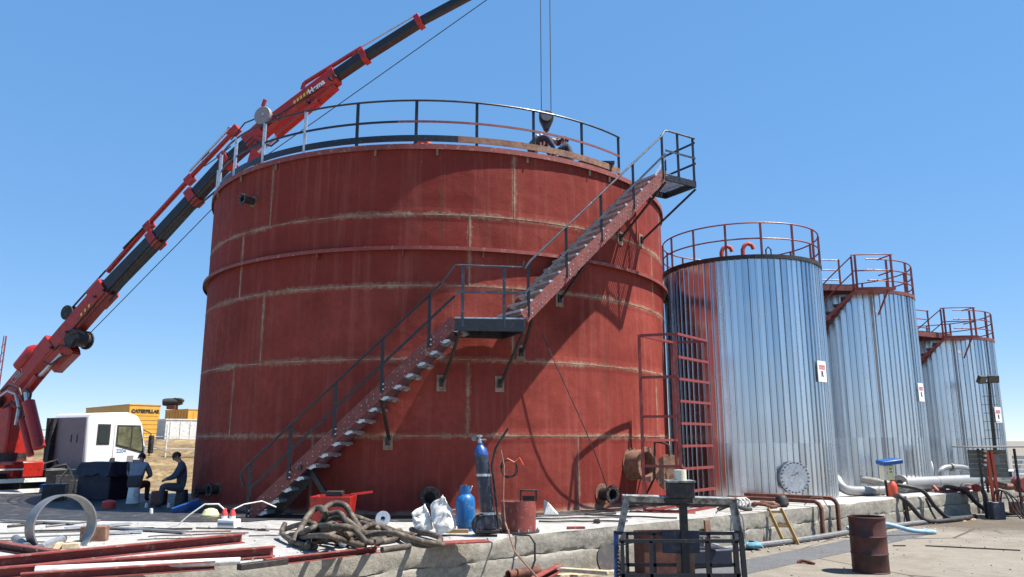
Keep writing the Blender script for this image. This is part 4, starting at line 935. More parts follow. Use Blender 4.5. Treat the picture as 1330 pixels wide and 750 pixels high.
for P, lab, mt in ((P1, 'pale upturned bucket under the man in the grey blue shirt', 'offwhite'), (P2, 'dark upturned bucket under the man in the dark jacket', 'blackrust')):
    m_ = MB(); m_.lathe([(0,.0),(.155,.0),(.16,.02),(.15,.03),(.128,.36),(.12,.375),(0,.375)], P+V((0,0,.002)), (0,0,1), 24); o = m_.build('bucket', MT[mt]); tag(o, lab, 'bucket', 'upturned buckets used as seats')
# two workers on the tank roof
ZR = ZT+.06
J = {}; B = trunk(J, (0,0,.86), (0,.16,1.0), (0,.38,1.08), (0,.55,1.06), (0,.68,1.02), (0,.76,1.0), (0,.7,.91), 'jacket', 'trouser')
B += limbs(J, 'r', (.19,.4,1.04), (.24,.52,.8), (.14,.62,.62), (.1,.02,.85), (.12,.1,.45), (.12,-.02,.1), (.13,.14,.05), (-.2,.3,-.9), 'jacket', 'trouser', (0,.9,-.3))
B += limbs(J, 'l', (-.19,.4,1.04), (-.24,.52,.8), (-.14,.62,.62), (-.1,.02,.85), (-.12,.1,.45), (-.12,-.02,.1), (-.13,.14,.05), (.2,.3,-.9), 'jacket', 'trouser', (0,.9,-.3))
q = at(702, 200, 18.3); pw = person('worker in dark jacket bending over under the crane hook on the tank roof', V((q.x-.25, 18.3, ZR+.03)), R(-80), J, B, group='workers on the tank roof')
for k, t in enumerate((.2, .62)):
    a, b, c = V(J['spine'][:3]), V(J['chest'][:3]), 0; p_ = a.lerp(b, t); M_ = Matrix.Translation(WLOC[pw.name]) @ Matrix.Rotation(R(-80), 4, 'Z')
    m_ = MB(M_); dd = (b-a).normalized(); m_.lathe([(.152,-.025),(.162,-.015),(.162,.015),(.152,.025)], p_, dd, 18); m_.build('reflective_band', MT['textwhite'], pw)
J = {}; B = trunk(J, (0,0,.3), (0,.06,.46), (0,.12,.6), (0,.16,.7), (0,.2,.8), (0,.22,.88), (0,.305,.78), 'jacket', 'trouser')
B += limbs(J, 'r', (.18,.13,.64), (.26,.3,.48), (.16,.5,.4), (.1,.05,.29), (.17,.42,.3), (.15,.3,.1), (.15,.42,.06), (-.2,.9,-.2), 'jacket', 'trouser')
B += limbs(J, 'l', (-.18,.13,.64), (-.26,.3,.48), (-.16,.5,.4), (-.1,.05,.29), (-.17,.42,.3), (-.15,.3,.1), (-.15,.42,.06), (.2,.9,-.2), 'jacket', 'trouser')
q = at(744, 200, 17.75); person('worker in a dark blue cap crouching behind the tank guard rail', V((q.x, 17.75, ZR)), R(75), J, B, 'cap', group='workers on the tank roof')

# ------------------------------------------------------------------ behind the truck
def hut(label, p0, dirv, ln, wd, ht, mats, cat, ribs, name='container', group=None):
    """box with ribbed walls; p0: near corner, dirv: long side direction, the end wall turns to the right of it"""
    d = V((*dirv, 0)).normalized(); n_ = V((d.y, -d.x, 0)) if V((d.y, -d.x, 0)).x > 0 else V((-d.y, d.x, 0))
    t = thing(name, label, cat, p0, group)
    z = V((0,0,1))
    MM = Matrix(((d.x, n_.x, 0, p0.x), (d.y, n_.y, 0, p0.y), (0, 0, 1, p0.z), (0, 0, 0, 1)))
    for nm_, c, s_ in (('end_wall', (.03, wd/2, ht/2), (.06, wd, ht)), ('end_wall', (ln-.03, wd/2, ht/2), (.06, wd, ht)), ('side_wall', (ln/2, .03, ht/2), (ln-.124, .06, ht)), ('side_wall', (ln/2, wd-.03, ht/2), (ln-.124, .06, ht))):
        m_ = MB(MM); m_.box(c, s_); m_.build(nm_, mats[0], t)
    m_ = MB(MM); m_.box((ln/2, wd/2, ht+.04), (ln+.08, wd+.08, .08)); m_.build('roof', mats[1], t)
    for k in range(ribs):
        m_ = MB(MM); m_.box((-.02, wd*(k+.5)/ribs, ht*.5), (.03, .07, ht*.9)); m_.build('wall_rib', mats[0], t)
    for k in range(int(ribs*2)):
        m_ = MB(MM); m_.box((ln*(k+.5)/(ribs*2), -.02, ht*.5), (.07, .03, ht*.92)); m_.build('wall_rib', mats[0], t)
    return t, MM
BZ = 2.08
yc, MM = hut('yellow generator container lettered in black on its end wall', V((-31.9, 64, BZ)), (-1, 1.0), 11.5, 2.5, 2.95, (MT['yellow'], MT['yellow']), 'container', 0)
L = MM @ Matrix.Translation((-.01, 1.3, 2.5)); e_n = -(MM.to_3x3() @ V((1,0,0))); e_x = MM.to_3x3() @ V((0,1,0)); c_ = MM @ V((-.02, 1.3, 2.45))
text_mesh('CATERPILLAR', .37, MT['textblack'], 'lettering', Matrix(((e_x.x,0,e_n.x,c_.x),(e_x.y,0,e_n.y,c_.y),(0,1,0,c_.z),(0,0,0,1))), yc, .01, .022)
for k in range(6):
    m_ = MB(MM); m_.box((-.012, 1.25, .3+k*.36), (.02, 2.2, .03)); m_.build('louvre', MT['yellow'], yc)
m_ = MB(MM); m_.box((6, -.02, 2.0), (2.2, .04, .7)); m_.build('vent_grille', MT['blackrust'], yc)
hut('second yellow container, partly hidden behind the white cabin', V((-31.2, 74, BZ)), (-1, .9), 5, 4.4, 2.95, (MT['yellow'], MT['yellow']), 'container', 4)
hut('small white ribbed cabin on the earth bank beside the red tank', V((-25.4, 56.5, BZ-.15)), (-.75, 1), 2.6, 4.2, 1.68, (MT['offwhite'], MT['offwhite']), 'cabin', 6, 'cabin')
fm = thing('exhaust_unit', 'black exhaust fan unit standing on the second yellow container', 'fan', V((-33.4, 75.4, BZ+3.03)))
m_ = MB(); q = WLOC[fm.name]; m_.box(q+V((.0,0,.2)), (.8,.8,.4)); m_.build('pedestal', MT['rust'], fm)
m_ = MB(); m_.lathe([(0,-.9),(.32,-.9),(.38,-.6),(.38,.6),(.3,.9),(0,.9)], q+V((0,0,.72)), (1,.25,.06), 18); m_.build('fan_housing', MT['rubber'], fm)
m_ = MB(); m_.box(q+V((.6,0,.9)), (.9,.5,.3), Matrix.Rotation(.2, 3, 'Y')); m_.build('motor', MT['rubber'], fm, .05)
fe = thing('fence', 'thin white post fence on the earth bank behind the seated men', 'fence', V((-20.1, 45, 1.2)))
for x in (-24.5, -20.1, -15.7):
    m_ = MB(); m_.cyl((x, 45, .6), (x, 45, 3.0), .045, 8); m_.build('post', MT['offwhite'], fe)
for z in (1.65, 2.35):
    m_ = MB(); m_.cyl((-27, 45, z), (-13, 45, z), .02, 6); m_.build('wire', MT['offwhite'], fe)
m_ = MB(); m_.bar((-20.9, 44.6, 1.9), (-19.3, 44.9, 1.2), .06, .1); m_.build('brace', MT['wood'], fe)
fe = thing('fence', 'low rusty rail fence on the skyline left of the truck cab', 'fence', V((-38, 66, 2.0)))
for k in range(9):
    m_ = MB(); m_.cyl((-46+k*1.6, 66, 1.7), (-46+k*1.6, 66, 3.15), .05, 6); m_.build('post', MT['rustlight'], fe)
for z in (2.4, 3.0): m_ = MB(); m_.cyl((-47, 66, z), (-32.5, 66, z), .035, 6); m_.build('rail', MT['rustlight'], fe)
m_ = MB(); q = at(2, 470, 60)
ms = thing('lattice_mast', 'thin red lattice mast at the far left edge against the sky', 'mast', V((q.x, 60, 1.8)))
for x, y in ((-.15,0),(.15,0),(0,.2)):
    m_ = MB(); m_.cyl((q.x+x-.1, 60+y, 1.6), (q.x+x*.5, 60+y, 10.3), .035, 6); m_.build('leg', MT['redrail'], ms)
for k in range(12): m_ = MB(); m_.bar((q.x-.2, 60, 2.2+k*.65), (q.x+.15, 60, 2.6+k*.65), .03, .03); m_.build('brace', MT['redrail'], ms)
# ------------------------------------------------------------------ things lying on the slab, left
def G(x, y, z=ZS): return gp(x, y, z)
def lay(x0, y0, x1, y1, z): return gp(x0, y0, z), gp(x1, y1, z)
def channel(label, p0, p1, wd, ht, mat, group=None, name='steel_channel'):
    """U section: web and two flanges, one rolled piece"""
    d = (p1-p0).normalized(); s_ = V((-d.y, d.x, 0)).normalized(); u = s_.cross(d)
    if u.z < 0: u = -u
    sec = [(-.5,-.5),(.5,-.5),(.5,-.38),(-.38,-.38),(-.38,.38),(.5,.38),(.5,.5),(-.5,.5)]
    if s_.y > 0: sec = [(-a, b) for a, b in sec]
    sec = [(a, -b) for a, b in sec]
    m_ = MB(); m_.prism([p0+s_*(a*wd)+u*(b*ht) for a, b in sec], p1-p0); o = m_.build(name, mat); tag(o, label, 'steel beam', group); return o
gB = 'red steel channels lying on the slab'
p0, p1 = lay(-40, 735, 316, 699, ZS+.16); channel('long red primed channel, farthest back of the stack in the corner', p0, p1, .1, .13, MT['redprimer'], gB)
p0, p1 = lay(-40, 748, 356, 716, ZS+.08); channel('longest red primed channel, second from the front in the left stack', p0, p1, .1, .13, MT['redprimer'], gB)
p0, p1 = lay(26, 751, 279, 734, ZS+.06); channel('short red primed channel at the slab edge below the white pipe', p0, p1, .09, .1, MT['redprimer'], gB)
p0, p1 = lay(-30, 704, 72, 720, ZS+.06); channel('dark red channel under the steel ring', p0, p1, .12, .1, MT['redstair'], gB)
p0, p1 = lay(344, 731, 492, 714, ZS+.04); channel('flat red channel at the slab edge in front of the hose pile', p0, p1, .1, .08, MT['redprimer'], gB)
m_ = MB(); p0, p1 = lay(46, 741, 312, 729, ZS+.09); m_.tube([p0, p1], .045, 12); tag(m_.build('pipe', MT['offwhite']), 'long off-white pipe lying between the red channels', 'pipe')
m_ = MB(); p0, p1 = lay(-20, 746, 46, 741, ZS+.06); m_.bar(p0, p1, .14, .1); tag(m_.build('box_section', MT['steelgrey'], None, .006), 'grey steel box section at the left frame edge before the white pipe', 'steel beam')
m_ = MB(); p0, p1 = lay(310, 737, 372, 729, ZS+.05); m_.bar(p0, p1, .1, .07); tag(m_.build('box_section', MT['blackrust'], None, .006), 'short dark steel bar right of the white pipe end', 'steel beam')
m_ = MB(); p0, p1 = lay(0, 728, 190, 716, ZS+.012); m_.bar(p0, p1, .2, .02); tag(m_.build('timber_board', MT['wood']), 'weathered timber board under the red channel stack', 'board')
for x, y in ((60, 716), (230, 712), (20, 738), (240, 728)):
    m_ = MB(); q = G(x, y); m_.bar(q+V((-.05,-.22,.045)), q+V((.05,.25,.045)), .09, .09); tag(m_.build('timber_bearer', MT['wood'], None, .006), {60:'timber bearer beside the ring foot', 230:'timber bearer under the right half of the red channels', 20:'timber bearer at the left edge under the pipes', 240:'timber bearer under the front channel end'}[x], 'timber', 'timber bearers under the channels')
# steel ring
c = at(80, 682, 11.35); ax = V((.78, -.62, .08)).normalized()
m_ = MB(); m_.lathe([(.405,-.15),(.425,-.15),(.425,.15),(.405,.15),(.405,-.15)], c, ax, 56); tag(m_.build('steel_ring', MT['steelgrey']), 'grey rolled steel ring standing upright on the slab', 'ring')
m_ = MB(); q = G(122, 703); m_.box(q+V((0,0,.11)), (.36,.18,.22), Matrix.Rotation(.2, 3, 'Z')); tag(m_.build('rusty_block', MT['rustlight'], None, .01), 'rusty brown steel box leaning behind the ring', 'block')
m_ = MB(); q = G(92, 713); m_.box(q+V((0,0,.04)), (.22,.12,.08), Matrix.Rotation(.4, 3, 'Z')); tag(m_.build('timber_offcut', MT['wood'], None, .012), 'pale timber offcut wedged against the ring foot', 'timber')
m_ = MB(); a, b = lay(52, 712, 82, 700, ZS+.09); m_.tube([a, b], .055, 12); tag(m_.build('pipe_offcut', MT['galv']), 'galvanised pipe offcut lying inside the steel ring', 'pipe')
m_ = MB(); a, b = lay(20, 700, 36, 712, ZS+.06); m_.tube([a, b], .06, 12); tag(m_.build('pipe_offcut', MT['steelgrey']), 'dark pipe offcut left of the steel ring', 'pipe')
# rods, flats and cables strewn over the slab: each its own piece
random.seed(21)
rods = [(0,693,120,690,.02,'steelgrey'),(0,699,150,693,.018,'steelgrey'),(0,702,110,706,.016,'rustlight'),(40,690,200,686,.03,'blackrust'),(120,684,240,691,.045,'steelgrey'),(165,688,250,687,.03,'blackrust'),(0,676,95,680,.05,'steelgrey'),(60,684,130,676,.03,'steelgrey'),(10,684,60,679,.04,'blackrust'),(190,697,320,692,.016,'blackhose'),(255,686,345,688,.022,'blackrust'),(290,683,350,690,.016,'blackhose'),(180,701,300,698,.014,'blackhose'),(325,696,395,694,.016,'blackhose'),(340,687,400,690,.016,'rustlight'),(128,693,185,690,.05,'galv'),(85,686,170,680,.05,'galv'),(230,691,300,690,.022,'rustlight')]
words = ['left frame edge','ring left side','corner channels','ring top','slab middle','shade edge','bed of the truck','ring back','far left corner','extension box front','extension box right','stair foot','channel end','hose pile left','stair foot right','ring right side','ring rear','extension box left']
for k, (x0, y0, x1, y1, r_, mt) in enumerate(rods):
    a, b = lay(x0, y0, x1, y1, ZS+r_*.6+.004); m_ = MB(); n_ = 7
    wob = .06 if mt == 'blackhose' else .004
    if mt == 'galv' or r_ >= .045:
        m_.bar(a, b, r_*3, r_*.5); nm = 'steel_flat'
        lab = f"flat steel strip lying on the slab near the {words[k]}"
    else:
        m_.tube([a.lerp(b, i/n_)+V((random.uniform(-1,1)*wob, random.uniform(-1,1)*wob, 0)) for i in range(n_+1)], r_*.6, 6); nm = 'cable' if mt == 'blackhose' else 'steel_rod'
        lab = f"{'dark cable' if mt == 'blackhose' else 'thin steel rod'} lying on the slab near the {words[k]}"
    tag(m_.build(nm, MT[mt]), lab, 'cable' if nm == 'cable' else 'steel bar', 'scrap bars and cables on the slab')
# extension box with red plugs
q = G(297, 686); eb = thing('extension_box', 'white socket box with two red plugs and a cable by the stair foot', 'socket box', q)
m_ = MB(); RZ = Matrix.Rotation(-.25, 3, 'Z'); m_.box(q+V((0,0,.075)), (.34,.2,.15), RZ); m_.build('case', MT['white'], eb, .015)
m_ = MB(); m_.box(q+RZ@V((0,-.102,.075)), (.3,.008,.05), RZ); m_.build('face_strip', MT['cabgrey'], eb)
for x in (-.1, .06):
    m_ = MB(); s0 = q+RZ@V((x,0,.15)); m_.cyl(s0, s0+V((0,0,.06)), .05, 12); sk_ = m_.build('socket', MT['white'], eb); m_ = MB(); m_.tube([s0+V((0,0,.055)), s0+V((0,0,.1)), s0+V((.0,0,.15)), s0+V((.02,0,.17))], [.052,.05,.03,.02], 10); m_.build('plug', MT['signred'], sk_)
m_ = MB(); a = q+RZ@V((-.1,0,.3)); m_.tube([a, a+V((-.12,0,.1)), a+V((-.34,-.05,.1)), a+V((-.58,-.1,-.08)), a+V((-.75,-.12,-.24)), a+V((-.95,-.1,-.29)), a+V((-1.4,.05,-.292))], .014, 6); m_.build('cable', MT['offwhite'], eb)
m_ = MB(); a = q+RZ@V((.06,0,.31)); m_.tube([a, a+V((.15,.1,.08)), a+V((.4,.3,.12)), a+V((.6,.5,.0))], .012, 6); m_.build('cable', MT['offwhite'], eb)
# dark clutter in the shade left of the tank
q = V((-10.55, 20.2, ZS)); tc_ = thing('tool_chest', 'navy blue tarpaulin covered tool chest in the shade before the truck cab', 'tool chest', q)
m_ = MB(); m_.box(q+V((0,0,.46)), (1.0,.7,.92), Matrix.Rotation(-.25, 3, 'Z')); m_.build('chest', MT['navy'], tc_, .03)
m_ = MB(); vs = []; RZ = Matrix.Rotation(-.25, 3, 'Z')
for j in range(9):
    for i in range(13):
        x = -.58+1.16*i/12; y = -.42+.84*j/8; ed = min(x+.58, .58-x, y+.42, .42-y); z = .945+.015*mnoise.noise(V((x*5, y*5, 0)))-(.32+.1*mnoise.noise(V((x*6, y*6, 3))) if ed < .01 else 0)
        if ed < .01: x *= 1.02; y *= 1.03
        vs.append(q+RZ@V((x, y, z)))
m_._add(vs, [(j*13+i, j*13+i+1, (j+1)*13+i+1, (j+1)*13+i) for j in range(8) for i in range(12)]); m_.build('tarpaulin', MT['navy'], tc_, 0, 40)
q = V((-11.6, 19.9, ZS)); m_ = MB(); m_.box(q+V((0,0,.2)), (.5,.45,.4), Matrix.Rotation(.3, 3, 'Z')); tag(m_.build('crate', MT['blackrust'], None, .02), 'dark steel crate left of the navy tool chest', 'crate')
q = V((-11.9, 20.6, ZS)); m_ = MB(); m_.tube([q+V((0,0,.05)), q+V((-.02,0,.5)), q+V((.18,.02,.78)), q+V((.36,0,.5)), q+V((.36,0,.05))], .035, 8); tag(m_.build('hoop', MT['wood']), 'pale bent hoop standing in front of the truck chassis', 'hoop')
q = G(206, 656); m_ = MB(); m_.box(q+V((0,0,.16)), (.3,.26,.32)); tag(m_.build('crate', MT['redstair'], None, .02), 'dark red crate between the two seated men', 'crate')
q = G(141, 661); m_ = MB(); m_.lathe([(0,0),(.13,0),(.15,.14),(.12,.17),(.05,.19),(0,.19)], q, (0,0,1), 20); tag(m_.build('red_canister', MT['signred']), 'small round red canister at the foot of the tool chest', 'canister')
q = G(242, 667); m_ = MB(); m_.box(q+V((0,0,.12)), (.55,.06,.2), Euler((.5, -.35, .3)).to_matrix()); tag(m_.build('blue_panel', MT['blue'], None, .01), 'blue plastic panel propped up on the slab near the tank', 'panel')
q = G(273, 672); m_ = MB(); m_.lathe([(0,0),(.16,0),(.17,.05),(.12,.14),(.05,.17),(0,.175)], q, (0,0,1), 20); tag(m_.build('hard_hat', MT['meterface']), 'yellow hard hat lying beside the white cable', 'hard hat')
for k, (x, y) in enumerate(((190, 660), (219, 660), (196, 668))):
    q = G(x, y); m_ = MB(); m_.lathe([(0,0),(.035,0),(.04,.03),(.03,.11),(0,.115)], q, (0,0,1), 10); tag(m_.build('cup', MT['offwhite']), ['pale cup by the left seated man', 'pale cup by the right seated man', 'pale cup in front of the seated men'][k], 'cup', 'cups on the ground')
# red bin behind the hose pile
q = G(432, 681); sb = thing('steel_skip', 'small red steel skip with dark lip behind the hose pile', 'skip', q)
t_, b_, h_ = .36, .3, .42
def trough(w0, d0, w1, d1, z0, z1):
    m_ = MB(); lo = [V((-w0,-d0,z0)),V((w0,-d0,z0)),V((w0,d0,z0)),V((-w0,d0,z0))]; hi = [V((-w1,-d1,z1)),V((w1,-d1,z1)),V((w1,d1,z1)),V((-w1,d1,z1))]; li = [V((-w1+.03,-d1+.03,z1)),V((w1-.03,-d1+.03,z1)),V((w1-.03,d1-.03,z1)),V((-w1+.03,d1-.03,z1))]; bi = [p*.9+V((0,0,z0+.08)) for p in lo]
    m_._add([q+p for p in lo+hi+li+bi], [(3,2,1,0)]+[(i,(i+1)%4,4+(i+1)%4,4+i) for i in range(4)]+[(4+i,4+(i+1)%4,8+(i+1)%4,8+i) for i in range(4)]+[(8+i,8+(i+1)%4,12+(i+1)%4,12+i) for i in range(4)]+[(12,13,14,15)]); return m_
trough(.33,.24,.37,.28,.05,.5).build('tub', MT['cranered'], sb, .008)
m_ = MB(); m_.bar(q+V((-.37,-.29,.3)), q+V((.37,-.29,.3)), .02, .03); m_.build('rib', MT['cranered'], sb)
m_ = MB(); m_.box(q+V((.0,.1,.53)), (.3,.2,.1)); m_.build('hinge', MT['blackrust'], sb, .01)
m_ = MB(); m_.bar(q+V((.3,0,.52)), q+V((.68,.15,.56)), .03, .04); m_.build('tow_bar', MT['cranered'], sb)
m_ = MB(); m_.lathe([(.04,-.015),(.13,-.015),(.13,.015),(.04,.015),(.04,-.015)], G(497, 684)+V((0,0,.135)), (.2,-.95,.15), 24); o = m_.build('flange', MT['galv']); tag(o, 'loose pale steel flange standing behind the hose pile', 'flange')
# pile of old hoses
HP = [
 ([(380,706,.08),(400,672,.45),(413,664,.55),(421,672,.5),(416,684,.3),(398,712,.08)], .06), ([(369,682,.25),(366,694,.12),(384,706,.07),(410,712,.06)], .05),
 ([(416,668,.5),(430,659,.6),(446,661,.58),(456,674,.4),(468,690,.2),(474,696,.12)], .062), ([(420,674,.45),(438,671,.5),(446,680,.4),(452,696,.15)], .055),
 ([(424,680,.3),(440,676,.4),(462,688,.25),(478,700,.1),(500,694,.08),(520,690,.06)], .06), ([(424,687,.25),(444,698,.15),(466,709,.07)], .06),
 ([(452,672,.4),(468,675,.3),(490,684,.2),(510,694,.08)], .055), ([(462,678,.25),(486,686,.18),(500,693,.08),(462,703,.06)], .055),
 ([(510,690,.1),(526,702,.07),(548,709,.06),(566,707,.06),(572,700,.07),(560,695,.08),(534,688,.08)], .055), ([(464,705,.05),(500,704,.05),(518,700,.05)], .055), ([(496,716,.05),(532,711,.05)], .055),
 ([(404,700,.2),(430,684,.35),(452,698,.2),(470,690,.1)], .05), ([(392,712,.05),(420,698,.12),(440,706,.05)], .05)]
random.seed(31)
for k in range(10):
    x = random.uniform(405, 520); y = random.uniform(690, 706); L_ = random.uniform(28, 60); h0 = random.uniform(.1, .42)
    HP.append(([(x-L_, y+random.uniform(-4, 8), .05), (x-L_*.5, y+random.uniform(-10, 4), h0*.7), (x, y+random.uniform(-10, 0), h0), (x+L_*.5, y+random.uniform(-6, 6), h0*.5), (x+L_, y+random.uniform(-4, 6), .05)], random.uniform(.045, .055)))
for k, (pts, r_) in enumerate(HP):
    P = []
    for x, y, h in pts: h *= .88; q = gp(x, y+h*80, ZS); P.append(V((q.x, q.y, ZS+h)))
    S_ = []                                                     # Catmull-Rom through the points
    for i in range(len(P)-1):
        a, b, c, d = P[max(0,i-1)], P[i], P[i+1], P[min(len(P)-1,i+2)]
        for t in (0,.2,.4,.6,.8): S_.append(.5*((2*b)+(-a+c)*t+(2*a-5*b+4*c-d)*t*t+(-a+3*b-3*c+d)*t**3))
    S_.append(P[-1])
    for v in S_: v.z = max(v.z, ZS+r_*.9)
    m_ = MB(); m_.tube(S_, r_*.78, 10)
    words = ['standing loop at the left of','stub end at the far left of','highest arch over','inner arch of','long middle run of','lower left run of','back right run of','crossing bend in','right-hand loop of','straight front length of','short front piece of','tangled centre of','bottom left end of']+['thin buried length '+w_+' of' for w_ in ('nearest the left', 'nearest the right', 'lowest at the front', 'highest at the back', 'deepest in the middle', 'beside the coupling', 'under the arch', 'beside the flange', 'next to the skip', 'next to the sacks')]
    tag(m_.build('suction_hose', MT['hose'], None, 0, 50), f'old dusty brown hose, {words[k]} the hose pile', 'hose', 'old hoses in a pile')
m_ = MB(); q = G(445, 712); m_.lathe([(.02,-.02),(.06,-.02),(.06,.03),(.04,.03),(.04,.09),(.02,.09)], q+V((0,0,.07)), (.3,-.9,.2), 16); tag(m_.build('pipe_coupling', MT['galv']), 'pale metal coupling at the front of the hose pile', 'coupling')
# white sacks
def sack(label, q, wd, ht, dp, lean, yaw):
    m_ = MB(); n_, k_ = 28, 16; vs = []; fs = []; RR = Matrix.Rotation(yaw, 3, 'Z') @ Euler((0, lean, 0)).to_matrix()
    for j in range(k_+1):
        t = j/k_; wv = wd*.5*(1.0+.16*math.sin(math.pi*t)-.1*t); dv = dp*.5*(.75+.5*math.sin(math.pi*min(1, t*1.3+.15)))*(1-t**2.2)+.012
        for i in range(n_):
            a = 2*math.pi*i/n_; ca, sa = math.cos(a), math.sin(a); ex = .6
            x = math.copysign(abs(ca)**ex, ca)*wv; y = math.copysign(abs(sa)**ex, sa)*dv
            wr = .05*mnoise.noise(V((x*14+yaw*9, y*14, t*7)))+.03*mnoise.noise(V((x*30, y*30+yaw, t*15)))
            if t > .9: x += .04*mnoise.noise(V((x*9, 4, yaw))); 
            vs.append(q+RR@V((x+wr*.35, y+wr*.9, t*ht*(1+(.1*ca+.12*mnoise.noise(V((x*8, 2, yaw))) if t > .7 else 0))))+V((0,0,.06)))
    for j in range(k_):
        for i in range(n_): fs.append((j*n_+i, j*n_+(i+1) % n_, (j+1)*n_+(i+1) % n_, (j+1)*n_+i))
    fs += [tuple(range(n_-1, -1, -1)), tuple(k_*n_+i for i in range(n_))]
    m_._add(vs, fs); tag(m_.build('sack', MT['sack'], None, 0, 70), label, 'sack', 'white sacks')
sack('smaller crumpled white sack leaning left, right of the hose pile', G(552, 695), .26, .38, .2, -.3, .2)
sack('taller white sack leaning left against the gas trolley', G(581, 696), .3, .52, .22, -.36, -.1)
# gas trolley: oxygen cylinder on a two wheeled cart
q = G(634, 697); tr = thing('gas_trolley', 'two wheeled gas trolley with a tall dark cylinder and blue shoulder', 'gas trolley', q)
axl = V((.95,-.1,0)); lean = V((-.12,.03,1)).normalized(); cb = q+V((.02,.05,.1))
m_ = MB(); m_.lathe([(0,0),(.10,.0),(.115,.03),(.115,1.17)], cb, lean, 24); m_.build('cylinder', MT['cylgrey'], tr)
m_ = MB(); m_.lathe([(.115,1.17),(.113,1.2),(.09,1.28),(.045,1.33),(.045,1.36),(0,1.36)], cb, lean, 24); m_.build('cylinder_shoulder', MT['blue'], tr)
tpv = cb+lean*1.36; m_ = MB(); m_.lathe([(.03,0),(.035,.06),(.02,.07),(.02,.1),(.045,.105),(.045,.13),(0,.135)], tpv, lean, 12); v_ = m_.build('valve', MT['galv'], tr)
m_ = MB(); m_.cyl(tpv+V((-.1,0,.05)), tpv+V((.1,0,.05)), .018, 8); m_.cyl(tpv+V((-.1,-.03,.07)), tpv+V((-.1,.03,.07)), .04, 12); m_.build('regulator', MT['steelgrey'], v_)
for y, x in ((-.02,-.09), (.3,.04)):
    wc = q+V((x, y, .175)); m_ = MB(); m_.lathe([(.11,-.03),(.15,-.04),(.175,-.025),(.175,.025),(.15,.04),(.11,.03)], wc, (.28,-.96,0), 28); wl = m_.build('wheel', MT['rubber'], tr)
    m_ = MB(); m_.lathe([(0,-.035),(.03,-.03),(.115,-.02),(.115,.02),(.03,.03),(0,.035)], wc, (.28,-.96,0), 20); m_.build('hub', MT['cylgrey'], wl)
for s_ in (0, .2):
    b_ = q+V((.17, s_, .12)); m_ = MB(); m_.tube([b_+V((-.12,0,.02)), b_, b_+lean*1.0, b_+lean*1.18+V((.08,-.02,.08)), b_+lean*1.3+V((.3,-.04,.28))], .017, 8); m_.build('handle_bar', MT['blackrust'], tr)
for t in (.25, .85): m_ = MB(); c = cb+lean*t; m_.lathe([(.118,-.02),(.124,-.02),(.124,.02),(.118,.02)], c, lean, 20); m_.build('clamp_band', MT['galv'], tr)
m_ = MB(); m_.box(q+V((-.02,.08,.08)), (.4,.34,.03)); m_.build('foot_plate', MT['blackrust'], tr)
random.seed(5)
m_ = MB(); a = q+V((.2,-.05,1.05)); pts = []
for i in range(46):
    t = i/45*2*math.pi*4; pts.append(a+V((.13+.13*math.cos(t)+random.uniform(-.02,.02), .05*math.sin(t*.7), .14*math.sin(t)+random.uniform(-.02,.02))))
m_.tube(pts, .009, 5); m_.build('coiled_hose', MT['blackhose'], tr)
m_ = MB(); m_.tube([a+V((.1,-.05,.16)), a+V((.22,-.05,.1)), a+V((.3,-.05,.17)), a+V((.36,-.05,.06))], .014, 6); m_.build('torch', MT['orange'], tr)
m_ = MB(); hz_ = [G(640,590,ZS+1.4)]; 
m_.tube([q+V((.12,.05,1.3)), q+V((.2,-.05,1.33)), q+V((.25,-.12,1.1)), q+V((.24,-.2,.6)), q+V((.27,-.3,.25)), V((q.x+.42,q.y-.95,.55)), V((q.x+.75,q.y-1.2,.22)), V((q.x+1.0,q.y-1.3,.06)), V((q.x+1.5,q.y-1.2,.03))], .014, 6); m_.build('gas_hose', MT['rustlight'], tr)
# blue LPG bottle
q = G(604, 690); lp = thing('gas_bottle', 'bright blue gas bottle standing left of the trolley', 'gas bottle', q)
m_ = MB(); m_.lathe([(0,.05),(.1,.05),(.155,.09),(.165,.14),(.165,.48),(.15,.55),(.1,.6),(.06,.62),(0,.62)], q, (0,0,1), 28); m_.build('body', MT['lpgblue'], lp)
m_ = MB(); m_.lathe([(.12,.0),(.13,.0),(.13,.09),(.12,.09),(.12,.0)], q, (0,0,1), 24); m_.build('foot_ring', MT['lpgblue'], lp)
m_ = MB(); m_.lathe([(.085,.6),(.095,.6),(.09,.74),(.08,.74),(.085,.6)], q, (0,0,1), 20, 30, 330); m_.build('collar', MT['lpgblue'], lp)
m_ = MB(); m_.cyl(q+V((0,0,.62)), q+V((0,0,.76)), .022, 10); m_.cyl(q+V((-.06,0,.7)), q+V((.03,0,.7)), .018, 8); m_.build('valve', MT['rustlight'], lp)
q2 = G(597, 692); m_ = MB(); m_.box(q2+V((-.02,-.05,.03)), (.34,.05,.06)); m_.box(q2+V((-.12,.0,.1)), (.05,.12,.14)); tag(m_.build('wooden_wedge', MT['woodyel'], None, .006), 'yellow timber chock below the blue gas bottle', 'timber')
m_ = MB(); a = G(566, 708); m_.bar(a+V((-.1,0,.02)), a+V((.75,.3,.02)), .3, .02); tag(m_.build('steel_plate', MT['redprimer']), 'thin red primed plate lying before the gas trolley', 'steel plate')
m_ = MB(); m_.tube([G(566,676)+V((0,0,.15)), G(600,684)+V((0,.4,.28)), G(612,690)+V((0,.2,.72))], .009, 5); tag(m_.build('hose', MT['offwhite']), 'thin pale gas line running behind the sacks to the bottle', 'hose')
